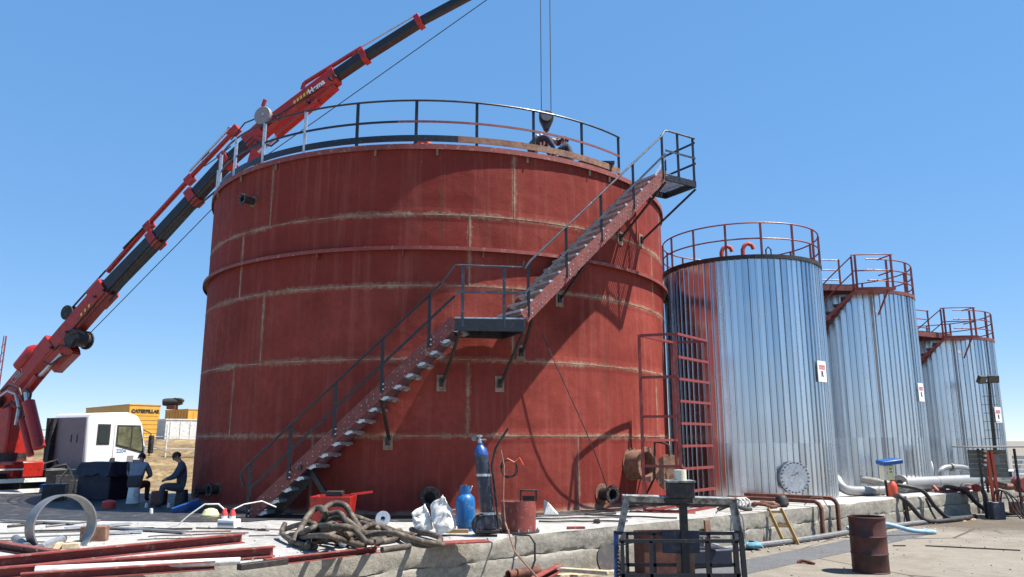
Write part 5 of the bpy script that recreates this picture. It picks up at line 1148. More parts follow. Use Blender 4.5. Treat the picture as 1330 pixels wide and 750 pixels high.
# short red shell section with a base flange, lying at the slab edge
q = G(672, 694)+V((.02,.3,0)); rs = thing('pipe_section', 'short fat red steel pipe section standing on a flange', 'pipe section', q)
m_ = MB(); m_.lathe([(.29,.03),(.29,.5),(.27,.5),(.27,.05)], q, (0,0,1), 40); m_.build('shell', MT['redprimer'], rs)
m_ = MB(); m_.lathe([(.2,0),(.35,0),(.35,.03),(.2,.03),(.2,0)], q, (0,0,1), 40); fl_ = m_.build('base_flange', MT['blackrust'], rs)
m_ = MB(); m_.lathe([(0,.475),(.268,.475),(.268,.485),(0,.485)], q, (0,0,1), 40); m_.build('top_plate', MT['rust'], rs)
for k in range(12): m_ = MB(); a = 2*math.pi*k/12; e = q+V((math.cos(a)*.32, math.sin(a)*.32, .02)); m_.cyl(e, e+V((0,0,.05)), .014, 6); m_.build('bolt', MT['galv'], fl_)
m_ = MB(); c = q+V((.17,-.02,.5))
for dx in (-.13, .13): m_.box(c+V((dx,0,.09)), (.03,.12,.18))
m_.box(c+V((0,0,.17)), (.29,.12,.025)); m_.box(c+V((0,0,.04)), (.2,.1,.08)); tag(m_.build('clamp_tool', MT['blackrust'], None, .004), 'dark square clamp resting on the red pipe section', 'clamp')
# odds and ends at the foot of the tank
m_ = MB(); q = G(713, 669); m_._add([q+p for p in (V((-.1,0,0)),V((.22,-.06,0)),V((.2,.1,.01)),V((-.1,.06,.3)),V((-.02,-.03,.26)),V((.1,.02,.08)))], [(0,1,5,4),(4,5,2,3),(0,4,3),(1,2,5),(0,3,2,1)]); tag(m_.build('paper_scrap', MT['sack']), 'crumpled white paper scrap at the foot of the tank', 'scrap')
m_ = MB(); q = G(748, 687); m_.box(q+V((0,0,.02)), (.3,.12,.03), Matrix.Rotation(.15, 3, 'Z')); tag(m_.build('steel_offcut', MT['redprimer']), 'small red steel offcut on the slab edge', 'scrap')
cabs = [((697,672),(800,668)),((690,676),(820,673)),((700,680),(815,679)),((760,671),(880,676))]
for k, (a, b) in enumerate(cabs):
    a, b = G(*a), G(*b); m_ = MB(); m_.tube([a.lerp(b, i/10)+V((0, .05*math.sin(i*1.7+k), .02+.006*k)) for i in range(11)], .018, 6); tag(m_.build('cable', MT['blackhose']), ['black cable along the tank foot, rearmost of the bundle', 'black cable along the tank foot, second of the bundle', 'black cable along the tank foot, front of the bundle', 'black cable running from the tank foot to the red frame'][k], 'cable', 'cables at the tank foot')
m_ = MB(); q = G(772, 680); m_.lathe([(.0,0),(.07,0),(.07,.1),(.04,.1),(.04,.05),(0,.05)], q+V((0,0,.0)), (.9,-.3,.2), 14); tag(m_.build('pipe_coupling', MT['blackrust']), 'black pipe coupling lying by the cables', 'coupling')
for (xa, ya), (xb, yb), lab in (((655,695),(652,745),'thin steel rod standing against the slab edge'), ((686,697),(684,735),'black cable loop hanging over the slab edge')):
    a = G(xa, ya)+V((0,-.02,.02)); e0 = a+V((.06,-.12,-.02)); m_ = MB()
    if 'rod' in lab: b = V((a.x+.05, a.y-.22, .0)); m_.tube([b, b+V((0,.06,.66))], .012, 6)
    else: m_.tube([a+V((-.25,.1,0)), a+V((.02,-.03,0)), a+V((.1,-.16,-.1)), a+V((.1,-.18,-.35)), a+V((.04,-.2,-.5)), a+V((.06,-.25,-.62))], .016, 6)
    tag(m_.build('rod' if 'rod' in lab else 'cable', MT['blackrust']), lab, 'rod' if 'rod' in lab else 'cable')
# ------------------------------------------------------------------ heap below the slab edge
m_ = MB(); a, b = gp(660, 747, .1), gp(700, 741, .1); m_.lathe([(.055,0),(.07,0),(.07,(b-a).length),(.055,(b-a).length),(.055,0)], a, b-a, 16); tag(m_.build('pipe', MT['rust']), 'dark hollow pipe end in the heap below the slab', 'pipe')
a, b = gp(690, 757, .1), gp(727, 737, .2); channel('red channel offcut sticking out of the heap below the slab', a, b, .12, .1, MT['redprimer'])
for k, (x0, y0, x1, y1, z) in enumerate(((728,740,790,744,.22),(742,750,800,743,.12),(700,752,752,746,.06))):
    a, b = gp(x0, y0, z), gp(x1, y1, z); m_ = MB(); m_.bar(a, b, .1, .06); tag(m_.build('timber', MT['wood'], None, .01), ['topmost pale timber in the heap below the slab', 'middle pale timber in the heap below the slab', 'lowest pale timber in the heap below the slab'][k], 'timber', 'timbers below the slab')
q = edge(1.35)+en*.5; m_ = MB(); m_.lathe([(0,-.02),(.3,-.02),(.3,.02),(0,.02)], q+V((0,0,.16)), V((.5,-.8,.45)), 28); tag(m_.build('steel_disc', MT['blackrust']), 'black steel disc leaning against the concrete wall', 'disc')
q = edge(1.75)+en*1.15; rb = thing('red_box', 'open rusty red steel box on the ground behind the dark frame', 'box', q); RZ = Matrix.Rotation(R(8), 3, 'Z')
for nm, c, s_ in (('front_panel',(0,-.28,.34),(.78,.012,.66)),('back_panel',(0,.28,.34),(.78,.012,.66)),('side_panel',(-.384,0,.34),(.012,.545,.66)),('side_panel',(.384,0,.34),(.012,.545,.66)),('floor_panel',(0,0,.02),(.75,.54,.012))):
    m_ = MB(); m_.box(q+RZ@V(c), s_, RZ); m_.build(nm, MT['rust'], rb)
m_ = MB(); m_.box(q+RZ@V((-.1,-.3,.68)), (.7,.05,.03), RZ); m_.build('lip', MT['rustlight'], rb)
random.seed(11)
for k in range(6):
    a = edge(2.35+k*.09)+en*(.75+.1*k)+V((0,0,.3+.05*k)); d = V((random.uniform(.5,.9), random.uniform(-.5,.2), random.uniform(-.35,.1))); m_ = MB(); m_.bar(a-d*.35, a+d*.35, .1, .02)
    tag(m_.build('sheet_offcut', MT['galv'] if k % 2 else MT['steelgrey']), f"{['topmost','second','third','fourth','fifth','lowest'][5-k]} metal sheet offcut in the scrap behind the dark frame", 'scrap', 'sheet offcuts')
m_ = MB(); q = edge(2.7)+en*1.0; m_.box(q+V((0,0,.15)), (.9,.5,.3), Matrix.Rotation(.3, 3, 'Z')); tag(m_.build('scrap_bin', MT['navy'], None, .03), 'low dark bin under the scrap offcuts', 'bin')
m_ = MB(); q = edge(3.75)+en*.12; m_.bar(q+V((0,0,.0)), q+V((-.02,.02,.62)), .16, .04, en); tag(m_.build('timber_plank', MT['rustlight'], None, .006), 'short brown plank standing against the slab wall', 'plank')
# loose chips of concrete along the foot of the wall
random.seed(3); mb = MB()
for k in range(420):
    x = random.uniform(-1.5, 13); q = edge(x)+en*(.03+abs(random.gauss(0, .35))); s_ = random.uniform(.008, .035)
    RZ = Euler((random.random()*3, random.random()*3, random.random()*3)).to_matrix(); mb.box(q+V((0,0,s_*.3)), (s_*1.6, s_, s_*.8), RZ)
for k in range(260):
    q = gp(random.uniform(0, 700), random.uniform(680, 748), ZS); s_ = random.uniform(.006, .022)
    if q.y < edge(q.x).y+.08: continue
    mb.box(q+V((0,0,s_*.3)), (s_*1.6, s_, s_*.8), Euler((random.random()*3, random.random()*3, random.random()*3)).to_matrix())
for k in range(160):
    q = gp(random.uniform(960, 1330), random.uniform(672, 750), 0); s_ = random.uniform(.006, .022)
    mb.box(q+V((0,0,s_*.3)), (s_*1.6, s_, s_*.8), Euler((random.random()*3, random.random()*3, random.random()*3)).to_matrix())
o = mb.build('gravel', MT['conc_block'], None, 0, 0); o['kind'] = 'stuff'; o['label'] = 'loose concrete chips and gravel along the slab'
def P_(x, y, Y): return at(x, y, Y)
def smooth(P):
    S_ = []
    for i in range(len(P)-1):
        a, b, c, d = P[max(0,i-1)], P[i], P[i+1], P[min(len(P)-1,i+2)]
        for t in (0,.25,.5,.75): S_.append(.5*((2*b)+(-a+c)*t+(2*a-5*b+4*c-d)*t*t+(-a+3*b-3*c+d)*t**3))
    return S_+[P[-1]]
# ------------------------------------------------------------------ red ladder frame in front of the tank
fA = V((2.86, 16.75, ZS)); fAB = V((.74, -.28, 0)); fBC = V((.98, 1.25, 0)); HT = 3.8
fr = thing('ladder_frame', 'tall red angle iron frame with ladder rungs standing before the tanks', 'frame', fA)
crn4 = {'A': fA, 'B': fA+fAB, 'C': fA+fAB+fBC, 'D': fA+fBC}
for k, p in crn4.items():
    m_ = MB(); m_.angle(p, p+V((0,0,HT)), .07, .01); m_.build('post', MT['redrail'], fr)
def fbar(a, b, z, nm='rail'):
    m_ = MB(); m_.bar(crn4[a]+V((0,0,z)), crn4[b]+V((0,0,z)), .055, .055); m_.build(nm, MT['redrail'], fr)
for z in (.03, HT-.02): 
    for a, b in ('AB', 'BC', 'CD', 'DA'): fbar(a, b, z)
for z in (.95, 2.0, 2.85): fbar('A', 'B', z)
for k in range(1, 8): fbar('B', 'C', HT*k/8-.05, 'rung')
for z in (1.5,): fbar('A', 'D', z)
m_ = MB(); m_.bar(fA+V((-.35,.05,.01)), fA+fAB*1.2+V((.1,.1,.01)), .3, .012); m_.build('foot_plate', MT['redprimer'], fr)
# ------------------------------------------------------------------ dark basket with galvanised hoop in the foreground
YF = 8.9
def F(x, y, dy=0.0): return at(x, y, YF+dy)
fg = thing('lifting_basket', 'black tubular work basket under a worn galvanised hoop in the foreground', 'basket', V((1.9, YF, 0)))
hp0 = F(801, 690); hpt = F(811, 642); hpu = F(954, 646); hp1 = F(962, 690)
for a, b, nm in ((hp0, hpt, 'hoop_leg'), (hpu, hp1, 'hoop_leg')):
    m_ = MB(); m_.angle(a, b, .075, .008, V((0,-1,0))); m_.build(nm, MT['galvworn'], fg)
m_ = MB(); m_.angle(hpt+V((-.03,0,.0)), hpu+V((.03,0,0)), .085, .01, V((0,.15,-1)), -1); m_.build('hoop_beam', MT['galvworn'], fg)
m_ = MB(); m_.bar(hpt+V((0,.05,-.06)), hpu+V((0,.05,-.06)), .02, .11); m_.build('hoop_web', MT['blackrust'], fg)
pc_ = F(883, 634); m_ = MB(); m_.box(pc_+V((0,.0,-.02)), (.28,.24,.17)); m_.build('hook_box', MT['blackrust'], fg, .01)
m_ = MB(); m_.box(pc_+V((0,.0,.075)), (.31,.27,.02)); m_.build('hook_box_lid', MT['galvworn'], fg)
m_ = MB(); m_.cyl(pc_+V((.01,0,.07)), pc_+V((.01,0,.2)), .07, 14); m_.build('lamp_stub', MT['cream'], fg)
m_ = MB(); m_.box(F(880, 650)+V((0,0,0)), (.3,.2,.05)); m_.build('mast_cap', MT['blackrust'], fg)
ms0 = F(885, 652); m_ = MB(); m_.box(V((ms0.x+.02, YF+.02, (ms0.z)/2)), (.08,.08,ms0.z)); m_.build('mast', MT['blackrust'], fg)
m_ = MB(); q = F(884, 704, .05); m_.box(q, (.42,.05,.24)); m_.build('back_plate', MT['navypaint'], fg, .008)
m_ = MB(); q = F(890, 725, .06); m_.box(q+V((.0,0,-.08)), (.2,.04,.3)); m_.build('timber_post', MT['rustlight'], fg)
# two tube frames: rear and front ring of the basket
zt_ = F(880, 692).z; 
def ring(x0, x1, ytop, dy, mid, verts):
    yb = YF+dy; zt2 = at(880, ytop, yb).z; xa, xb = at(x0, ytop, yb).x, at(x1, ytop, yb).x
    for z in (zt2, zt2-.34, zt2-.72, .08):
        m_ = MB(); m_.bar((xa, yb, z), (xb, yb, z), .035, .035); m_.build('rail', MT['black'], fg)
    for x in verts:
        X = at(x, ytop, yb).x; m_ = MB(); m_.bar((X, yb, .0), (X, yb, zt2), .035, .035, (0,1,0)); m_.build('upright', MT['black'], fg)
    return xa, xb, zt2
ra = ring(812, 955, 693, .1, 0, (814, 849, 920, 953)); rb_ = ring(806, 958, 703, -.62, 0, (808, 845, 918, 956))
for k in (0, 1):
    for dz in (0, .34, .72): m_ = MB(); m_.bar((ra[k], YF+.1, ra[2]-dz), (rb_[k], YF-.62, rb_[2]-dz), .035, .035); m_.build('side_rail', MT['black'], fg)
m_ = MB(); m_.bar(((ra[0]+rb_[0])/2, YF-.26, .05), ((ra[1]+rb_[1])/2, YF-.26, .05), .7, .02); m_.build('floor', MT['blackrust'], fg)
for x, s_ in ((800, -1), (962, 1)):
    a = F(x, 690); m_ = MB(); m_.bar(a, V((a.x+.02*s_, a.y-.05, .1)), .05, .05); m_.build('hoop_post', MT['blue'] if s_ < 0 else MT['black'], fg)
    m_ = MB(); m_.cyl(a+V((-.02,-.02,-.01)), a+V((.09 if s_ < 0 else -.09,-.02,-.03)), .018, 8); m_.build('locking_pin', MT['blackrust'], fg)
m_ = MB(); xx = hp0.x-.02; m_.tube([(xx, YF-.1, zz_*.02+.3) if i % 2 else (xx+.02, YF-.1, zz_*.02+.3) for i, zz_ in enumerate(range(0, 36))], .018, 6); m_.build('chain', MT['blackrust'], fg)
# ------------------------------------------------------------------ oil drum
q = gp(1131.5, 743, 0); dr = thing('oil_drum', 'rusty brown steel oil drum standing open in the yard', 'drum', q)
m_ = MB(); prof = [(0,.02),(.28,.02),(.295,.0),(.295,.015),(.287,.02)]
for zb in (.3, .58): prof += [(.287,zb-.02),(.299,zb),(.287,zb+.02)]
prof += [(.287,.86),(.297,.865),(.297,.885),(.28,.885),(.28,.05),(0,.05)]
m_.lathe(prof, q, (0,0,1), 44); m_.build('shell', MT['drumrust'], dr)
m_ = MB(); m_.tube([q+V((.29*math.cos(a/6*math.pi), .29*math.sin(a/6*math.pi), .885)) for a in range(12)], .009, 6, closed=True); m_.build('rolled_rim', MT['rust'], dr)
# ------------------------------------------------------------------ along the slab in front of the silver tanks
yl = edge(5.55)+en*.1
ys = thing('step_stool', 'yellow painted timber trestle leaning on the slab edge', 'trestle', V((yl.x, yl.y, 0)))
for dx in (-.14, .14):
    m_ = MB(); m_.bar(yl+V((dx,0,.72)), yl+en*.22+V((dx+.12,0,0)), .05, .06); m_.build('leg', MT['woodyel'], ys)
for t in (.15, .5, .9): m_ = MB(); a = yl+en*.22*(1-t)+V((.12*(1-t),0,.72*t)); m_.bar(a+V((-.14,0,0)), a+V((.14,0,0)), .03, .05); m_.build('rung', MT['woodyel'], ys)
m_ = MB(); m_.box(yl+V((-.3,-.02,.6)), (.34,.06,.12)); m_.build('cross_board', MT['wood'], ys)
m_ = MB(); m_.bar(yl+V((-.32,-.05,.6)), yl+V((-.3,-.1,0)), .05, .04); m_.build('leg', MT['rust'], ys)
q = edge(4.6)+en*.35; m_ = MB(); vs = []; fs = []
for j in range(7):
    for i in range(12):
        a = 2*math.pi*i/12; r_ = .17*math.sin(math.pi*(j+.4)/7.4); vs.append(q+V((math.cos(a)*r_*(1.2+.3*mnoise.noise(V((i,j,1)))), math.sin(a)*r_, .16*j/6*(1+.3*mnoise.noise(V((i*.6,j,4)))))))
for j in range(6):
    for i in range(12): fs.append((j*12+i, j*12+(i+1) % 12, (j+1)*12+(i+1) % 12, (j+1)*12+i))
m_._add(vs, fs); tag(m_.build('cloth', MT['bluecloth'], None, 0, 60), 'crumpled light blue cloth on the ground by the trestle', 'cloth')
m_ = MB(); m_.tube([edge(x)+en*(.3+.06*math.sin(x*1.3))+V((0,0,.06)) for x in [3.2+.35*i for i in range(22)]], .06, 10); tag(m_.build('drain_pipe', MT['steelgrey']), 'long grey pipe lying along the foot of the slab', 'pipe')
m_ = MB(); P = [edge(7.2)+en*.55+V((0,0,.2)), edge(7.5)+en*.7+V((0,0,.3)), edge(8.0)+en*.95+V((0,0,.26)), edge(8.5)+en*1.2+V((0,0,.1)), edge(8.95)+en*1.45+V((0,0,.05)), gp(1200,689,.05)]
m_.tube(smooth(P), .05, 10); tag(m_.build('suction_hose', MT['bluehose'], None, 0, 60), 'pale blue hose lying on the yard behind the drum', 'hose')
# pipes coming over the slab edge by the nearest silver tank
for k, (x, dz) in enumerate(((6.9, .12), (7.45, .16))):
    a = edge(x); m_ = MB(); m_.tube([a-en*1.6+V((-.6,.1,ZS+dz)), a-en*.5+V((0,0,ZS+dz)), a-en*.02+V((.05,0,ZS+dz)), a+en*.07+V((.05,0,ZS+dz-.05)), a+en*.12+V((.05,0,ZS+dz-.14)), a+en*.12+V((.05,0,.02))], .05, 10)
    tag(m_.build('pipe', MT['rust']), ['left brown pipe bending down over the slab edge', 'right brown pipe bending down over the slab edge'][k], 'pipe', 'pipes over the slab edge')
for k, x in enumerate((5.0, 5.35, 5.75, 6.1, 6.45)):
    a = edge(x)-en*(.45+.1*(k % 2))+V((0,0,ZS)); m_ = MB()
    if k in (1,):
        for i in range(3): m_.tube([a+V((.09*i-.1+.1*math.cos(t*.63)*.3, .02*i, .13+.13*math.sin(t*.63))) + V((.1*math.cos(t*.63),0,0)) for t in range(10)], .022, 6, closed=True)
        tag(m_.build('cable_coil', MT['offwhite']), 'coil of pale cable lying before the nearest silver tank', 'cable coil'); continue
    if k == 4:
        m_.lathe([(0,0),(.1,0),(.16,.06),(.14,.2),(.09,.26),(0,.26)], a, (0,0,1), 12); tag(m_.build('pump', MT['blackrust'], None, .01), 'small black pump lying on the slab below the hatch', 'pump'); continue
    m_.tube([a+V((-.3,.1,.03)), a+V((-.1,0,.12)), a+V((.12,-.05,.1)), a+V((.3,.1,.04)), a+V((.45,.2,.03))], .04, 8)
    tag(m_.build('hose', [MT['blackhose'],0,MT['rust'],MT['rustlight']][k]), ['black hose piece at the left foot of the nearest silver tank', '', 'dark red hose piece below the round hatch', 'tan hose piece next to the small pump'][k], 'hose', 'hose pieces before the silver tank')
for x, lab in ((4.45, 'left'), (7.05, 'right')):
    a = edge(x); m_ = MB(); m_.tube([a+V((-.25,.2,ZS+.02)), a+V((-.1,.1,ZS+.2)), a+V((.1,.02,ZS+.2)), a+en*.05+V((.2,0,ZS-.05)), a+en*.06+V((.22,0,.2))], .012, 6); tag(m_.build('cable', MT['steelgrey']), f'thin wire loop over the slab edge, {lab} of the yellow trestle', 'cable')
# lagged pipe from the nearest silver tank, and the big manifold
lp_ = thing('lagged_pipe', 'silver lagged pipe leaving the nearest silver tank towards the meter post', 'pipe', P_(1100, 650, 21.6))
m_ = MB(); m_.tube(smooth([P_(1070,618,21.8), P_(1086,622,21.4), P_(1092,631,21.2), P_(1101,637,21.2), P_(1122,638,21.5), P_(1158,637,22.1)]), .125, 16); m_.build('pipe_run', MT['lagging'], lp_)
for t in (1104, 1125, 1146):
    m_ = MB(); c = P_(t, 637.5, 21.6); m_.lathe([(.127,-.012),(.133,-.012),(.133,.012),(.127,.012)], c, P_(1158,637,22.1)-P_(1104,637,21.3), 18); m_.build('lagging_band', MT['galv'], lp_)
mf = thing('manifold', 'large silver lagged manifold pipe with flanged end on supports', 'manifold', P_(1230, 650, 23.6))
m0, m1 = P_(1172, 629, 22.6), P_(1345, 621, 26.5); md = (m1-m0).normalized()
m_ = MB(); m_.tube([m0, m1], .19, 20); m_.build('pipe_run', MT['lagging'], mf)
m_ = MB(); m_.lathe([(.09,-.12),(.26,-.12),(.26,-.07),(.19,-.06),(.19,.0)], m0, md, 28); fl_ = m_.build('end_flange', MT['lagdull'], mf)
m_ = MB(); m_.lathe([(0,-.14),(.12,-.14),(.12,-.11),(0,-.11)], m0, md, 20); m_.build('blank', MT['blackrust'], fl_)
m_ = MB(); m_.tube(smooth([m0+V((-.3,.1,-.02)), m0+V((-.6,.3,.05)), m0+V((-.9,.6,.1))]), .1, 12); m_.build('branch', MT['lagdull'], mf)
for t in (.22, .5, .75, .97):
    m_ = MB(); c = m0.lerp(m1, t); m_.lathe([(.192,-.015),(.2,-.015),(.2,.015),(.192,.015)], c, md, 20); m_.build('lagging_band', MT['galv'], mf)
    m_ = MB(); m_.box(V((c.x, c.y, (c.z-.15+ZS)/2)), (.1,.1,c.z-.15-ZS)); m_.build('support', MT['lagdull'], mf)
m_ = MB(); u0 = P_(1221, 622, 24.4); u1 = P_(1262, 620, 25.2); m_.tube(smooth([u0, P_(1222,612,24.4), P_(1229,607.5,24.5), P_(1245,607,24.8), P_(1256,609,25.0), P_(1262,614,25.2), u1]), .085, 12); m_.build('bypass_bend', MT['lagging'], mf)
m_ = MB(); c = P_(1236, 607.3, 24.6); m_.lathe([(.086,-.05),(.12,-.05),(.12,.05),(.086,.05)], c, md, 16); m_.build('bypass_coupling', MT['lagdull'], mf)
c = P_(1208, 610, 25.0); vw = thing('valve_wheel', 'white valve handwheel standing behind the manifold pipe', 'valve', c-V((0,0,.6)))
m_ = MB(); m_.tube([c+V((.0,0,0))+V((.05*math.cos(a*.4488), .24*math.cos(a*.4488), .3*math.sin(a*.4488))) for a in range(14)], .035, 8, closed=True); m_.build('handwheel', MT['offwhite'], vw)
m_ = MB(); m_.cyl(c-V((0,0,.62)), c, .06, 10); m_.build('stem', MT['rustlight'], vw)
# red pipework and valves low on the slab in front of the manifold
rp = thing('loading_valves', 'pinkish red low valve pipework in front of the manifold', 'valves', P_(1240, 650, 22.9))
m_ = MB(); m_.tube(smooth([P_(1212,632,22.9), P_(1222,640,22.7), P_(1240,637,22.9), P_(1256,635,23.1), P_(1272,632,23.4)]), .055, 10); m_.build('pipe_run', MT['redrail'], rp)
for x, y in ((1220,638),(1253,637),(1268,634)):
    m_ = MB(); c = P_(x, y, 22.9); m_.lathe([(0,-.08),(.1,-.08),(.12,0),(.1,.08),(0,.08)], c, (1,.3,0), 14); v_ = m_.build('valve_body', MT['redrail'], rp)
    m_ = MB(); m_.bar(c+V((0,0,.1)), c+V((.3,.05,.16)), .03, .02); m_.build('lever', MT['offwhite'], v_)
# meter post with blue hood
mq = P_(1156, 648, 21.3); mq.z = ZS
mp = thing('meter_post', 'cream meter cabinet under a blue hood with red pump body', 'meter post', mq)
m_ = MB(); c = P_(1155, 600, 21.3); m_.box(c, (.58,.4,.12), Euler((.1,-.12,.1)).to_matrix()); m_.build('hood', MT['blue'], mp, .03)
m_ = MB(); c = P_(1152, 614, 21.3); m_.box(c, (.3,.24,.4)); cb_ = m_.build('cabinet', MT['cream'], mp, .02)
m_ = MB(); m_.box(c+V((.04,-.125,.0)), (.14,.01,.34)); m_.build('meter_face', MT['meterface'], cb_)
for z in (.1, .02): m_ = MB(); m_.box(c+V((.04,-.133,z)), (.06,.008,.03)); m_.build('dial', MT['textblack'], cb_)
m_ = MB(); a = P_(1147, 605, 21.3); m_.bar(a, V((a.x+.05, a.y, ZS-.05)), .05, .05); m_.build('leg', MT['blackrust'], mp)
m_ = MB(); a = P_(1160, 622, 21.4); m_.bar(a, V((a.x, a.y, ZS)), .08, .08); m_.build('leg', MT['redstair'], mp)
m_ = MB(); c = P_(1160, 638, 21.2); m_.lathe([(0,-.26),(.11,-.26),(.13,-.2),(.13,.12),(.09,.2),(.05,.26),(0,.26)], c, (0,0,1), 18); m_.build('pump_body', MT['orange'], mp)
m_ = MB(); m_.tube([c+V((.1,0,.1)), c+V((.25,.02,.12)), c+V((.4,.1,.2))], .035, 8); m_.build('nozzle', MT['offwhite'], mp)
m_ = MB(); a = edge(mq.x+.05)+en*.06; m_.bar(V((a.x, a.y, 0)), V((a.x-.05, a.y, .7)), .09, .05); m_.build('wall_post', MT['blackrust'], mp)
# black loading hoses sagging from the slab to the yard
def hose(label, pts, r_, mat, grp='loading hoses'):
    m_ = MB(); m_.tube(smooth(pts), r_, 10); tag(m_.build('loading_hose', mat, None, 0, 60), label, 'hose', grp)
e_ = lambda x, o, z: edge(x)+en*o+V((0,0,z))
hose('black loading hose sagging down from the red pump of the meter post', [P_(1163,645,21.2), e_(10.05,.05,.72), e_(10.2,.2,.5), e_(10.45,.34,.15), e_(10.8,.45,.06), e_(11.3,.55,.06), e_(11.9,.6,.06), e_(12.4,.55,.06)], .055, MT['blackhose'])
hose('black loading hose dropping from the manifold end to the oily ground', [P_(1168,638,21.9), e_(10.6,-.4,.95), e_(11.05,.04,.82), e_(11.25,.22,.42), e_(11.55,.36,.1), e_(12,.45,.06), e_(12.7,.5,.06)], .055, MT['blackhose'])
hose('longest black hose running from the valves across the yard to the right', [P_(1228,640,22.7), e_(12.75,-.25,.82), e_(13.1,.08,.7), e_(13.3,.28,.35), e_(13.7,.5,.08), e_(14.5,1.1,.06), e_(15.6,2.2,.06), e_(17,3.2,.06)], .06, MT['blackhose'])
hose('dark hose bending over the slab edge beside the shelter box', [P_(1254,638,23.0), e_(13.6,-.2,.82), e_(13.95,.05,.76), e_(14.05,.15,.55), e_(14.05,.17,.05)], .07, MT['blackhose'])
m_ = MB(); a = e_(11.2, .05, .6); m_.tube([a, a+V((.05,-.1,-.3)), a+V((.12,-.2,-.55))], .03, 8); tag(m_.build('hose', MT['blackhose']), 'short black hose end hanging down the slab wall', 'hose')
random.seed(9)
for k in range(5):
    q = e_(11.6+k*.22, .5+.08*(k % 2), 0); m_ = MB(); m_._add([q+V((.12*math.cos(i*1.05)*(1+.4*random.random()), .08*math.sin(i*1.05)*(1+.4*random.random()), 0)) for i in range(6)]+[q+V((0,0,.05))], [(i, (i+1) % 6, 6) for i in range(6)]); tag(m_.build('absorbent_rag', MT['woodyel']), ['leftmost','second','middle','fourth','rightmost'][k]+' ochre rag on the oily hose ends', 'rag', 'ochre rags on the hoses')
# ------------------------------------------------------------------ shelter with pump controls
YS = 22.0
sh = thing('shelter', 'small open shelter with flat roof and ribbed grey back panel', 'shelter', gp(1300, 655, 0))
def SP(x, y, dy=0): return at(x, y, YS+dy)
r0, r1 = SP(1262, 581), SP(1345, 580.5)
m_ = MB(); m_.bar(r0+V((0,.4,0)), r1+V((0,.4,0)), 1.2, .035); m_.build('roof', MT['lagdull'], sh)
for k in range(6):
    z0_ = SP(1290, 585).z-.13*k; m_ = MB(); m_.box((SP(1293,585).x, YS+.42, z0_-.06), (1.12,.02,.126)); m_.build('back_slat', MT['shelterslat'], sh)
for k in range(5):
    z0_ = SP(1290, 592).z-.13*k; m_ = MB(); m_.box((SP(1332,585).x, YS+.3, z0_-.06), (.42,.02,.1)); m_.build('side_slat', MT['offwhite'], sh)
for x, dy, zb in ((1270,0,0),(1317,0,0),(1276,.8,ZS),(1340,.8,ZS)):
    a = SP(x, 583, dy); m_ = MB(); m_.bar(a, V((a.x+.02, a.y, zb)), .05, .05); m_.build('post', MT['blackrust'], sh)
m_ = MB(); c = SP(1291, 597, .35); m_.box(c, (.3,.06,.32)); m_.build('control_panel', MT['cabgrey'], sh, .01)
for x in (1281, 1287):
    a = SP(x, 586, .2); m_ = MB(); m_.bar(a, V((a.x+.05, a.y, .35)), .07, .07); m_.build('red_column', MT['orange'], sh)
for k in range(4):
    c = SP(1279, 586+k*6, .15); m_ = MB(); m_.cyl(c, c+V((0,-.05,0)), .035, 10); m_.build('indicator', MT['offwhite'], sh)
pb_ = thing('pump_box', 'dark grey pump box on the ground under the shelter', 'pump', SP(1292, 655)*1)
c = SP(1292, 650, -.2); m_ = MB(); m_.box(V((c.x, c.y, .24)), (.34,.3,.46)); m_.build('case', MT['cylgrey'], pb_, .02)
random.seed(4)
for k in range(3):
    a = V((c.x+.1*k-.1, c.y-.1, .48)); m_ = MB(); m_.tube(smooth([a, a+V((.1,.0,.3)), a+V((.3+.05*k,-.05,.25-.1*k)), a+V((.45,-.1,-.2)), a+V((.6,-.15,-.44))]), .022, 6); m_.build('cable', MT['blackhose'], pb_)
gb_ = thing('gas_can', 'small white and blue container on the slab behind the shelter posts', 'container', SP(1308, 622, 1.6))
c = SP(1308, 617, 1.6); m_ = MB(); m_.box(c, (.5,.3,.3)); m_.build('body', MT['offwhite'], gb_, .04); m_ = MB(); m_.box(c+V((-.05,-.155,.02)), (.2,.01,.16)); m_.build('label_patch', MT['navypaint'], gb_)
pu = thing('red_pump', 'red pump and pipe elbow at the right frame edge', 'pump', SP(1325, 648, .2))
c = SP(1326, 629, .6); m_ = MB(); m_.lathe([(0,-.16),(.2,-.16),(.24,-.1),(.24,.1),(.2,.16),(0,.16)], c, (.3,-1,0), 24); m_.build('casing', MT['redrail'], pu)
m_ = MB(); m_.tube(smooth([c+V((-.1,0,-.05)), c+V((-.4,0,-.08)), c+V((-.7,.1,.0)), c+V((-.9,.2,.1))]), .09, 12); m_.build('elbow', MT['rustlight'], pu)
m_ = MB(); m_.box(V((c.x-.1, c.y, .25)), (.5,.3,.3)); m_.build('base', MT['redstair'], pu, .02)
tl = thing('trolley_rack', 'low rusty red pipe rack on the ground by the shelter', 'rack', gp(1312, 660, 0)); c = gp(1312, 660, 0)
for dx in (-.5, 0, .45): m_ = MB(); m_.bar(c+V((dx,0,0)), c+V((dx,0,.35)), .05, .05); m_.build('leg', MT['redstair'], tl)
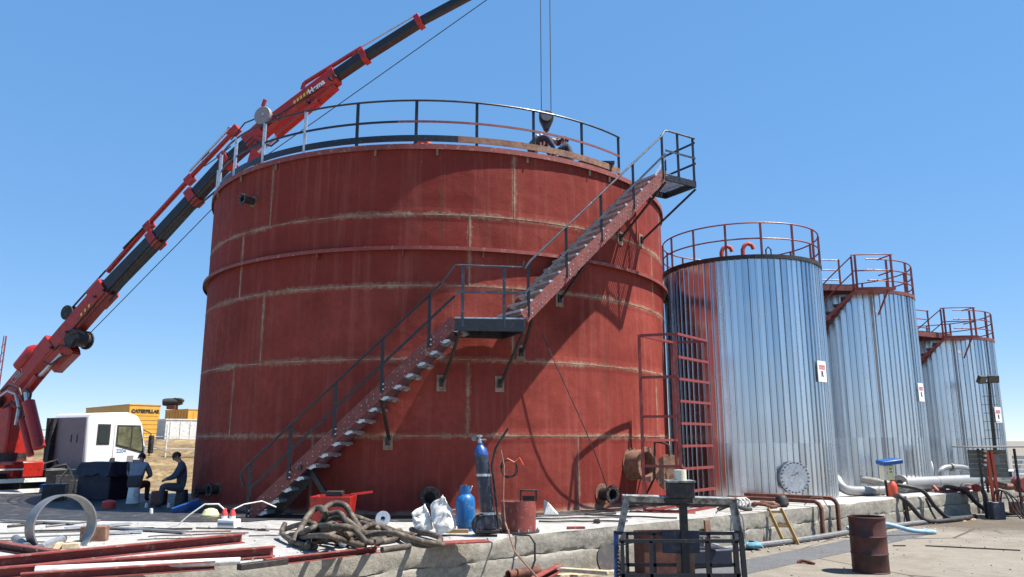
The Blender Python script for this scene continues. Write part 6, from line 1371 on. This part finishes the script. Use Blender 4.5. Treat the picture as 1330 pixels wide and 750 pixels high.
m_ = MB(); m_.bar(c+V((-.6,0,.36)), c+V((.6,0,.36)), .06, .05); m_.build('top_bar', MT['redstair'], tl)
m_ = MB(); a, b = gp(1262, 662, .07), gp(1300, 653, .07); m_.tube([a, b], .07, 12); tag(m_.build('pipe', MT['lagdull']), 'short grey pipe on the ground below the shelter', 'pipe')
# floodlight mast
fl = thing('floodlight_mast', 'thin dark floodlight mast with two lamps and climbing rungs', 'floodlight', P_(1290, 640, 26.0))
a, b = P_(1284, 494, 26.0), P_(1293, 590, 26.0); b2 = V((b.x+.04, b.y, ZS))
m_ = MB(); m_.tube([b2, b, a], [.075,.065,.045], 10); m_.build('pole', MT['blackrust'], fl)
m_ = MB(); c0, c1 = P_(1271, 498, 26.0), P_(1296, 496.5, 26.0); m_.bar(c0, c1, .05, .05); m_.build('cross_arm', MT['blackrust'], fl)
for x, y, rz in ((1275, 493, .35), (1290, 492.5, -.4)):
    c = P_(x, y, 25.9); RR = Euler((.45, 0, rz)).to_matrix(); m_ = MB(); m_.box(c, (.34,.12,.26), RR); lh = m_.build('lamp_head', MT['blackrust'], fl, .02)
    m_ = MB(); m_.box(c+RR@V((0,-.064,0)), (.29,.006,.2), RR); m_.build('lamp_glass', MT['winglass'], lh)
for k in range(7):
    y = 515+k*11; c = P_(1285.5+k*1.0, y, 26.0); m_ = MB(); m_.bar(c+V((-.3 if k % 2 else -.25,0,0)), c+V((.25,0,.01)), .02, .02); m_.build('rung', MT['steelgrey'], fl)
# steel bars and scraps lying in the yard
for k, (x0, y0, x1, y1) in enumerate(((1202,709,1325,715),(1160,709,1176,709),(1036,731,1058,733))):
    a, b = gp(x0, y0, .012), gp(x1, y1, .012); m_ = MB()
    if k < 2: m_.bar(a, b, .035, .02); tag(m_.build('steel_bar', MT['blackrust']), ['long dark steel bar lying on the yard at the right', 'short dark steel bar just right of the oil drum'][k], 'steel bar', 'bars on the yard')
    else: m_.tube(smooth([a, a.lerp(b, .4)+V((0,.05,.03)), b]), .03, 8); tag(m_.build('rag', MT['rust']), 'brown rag roll lying on the gutter strip', 'rag')
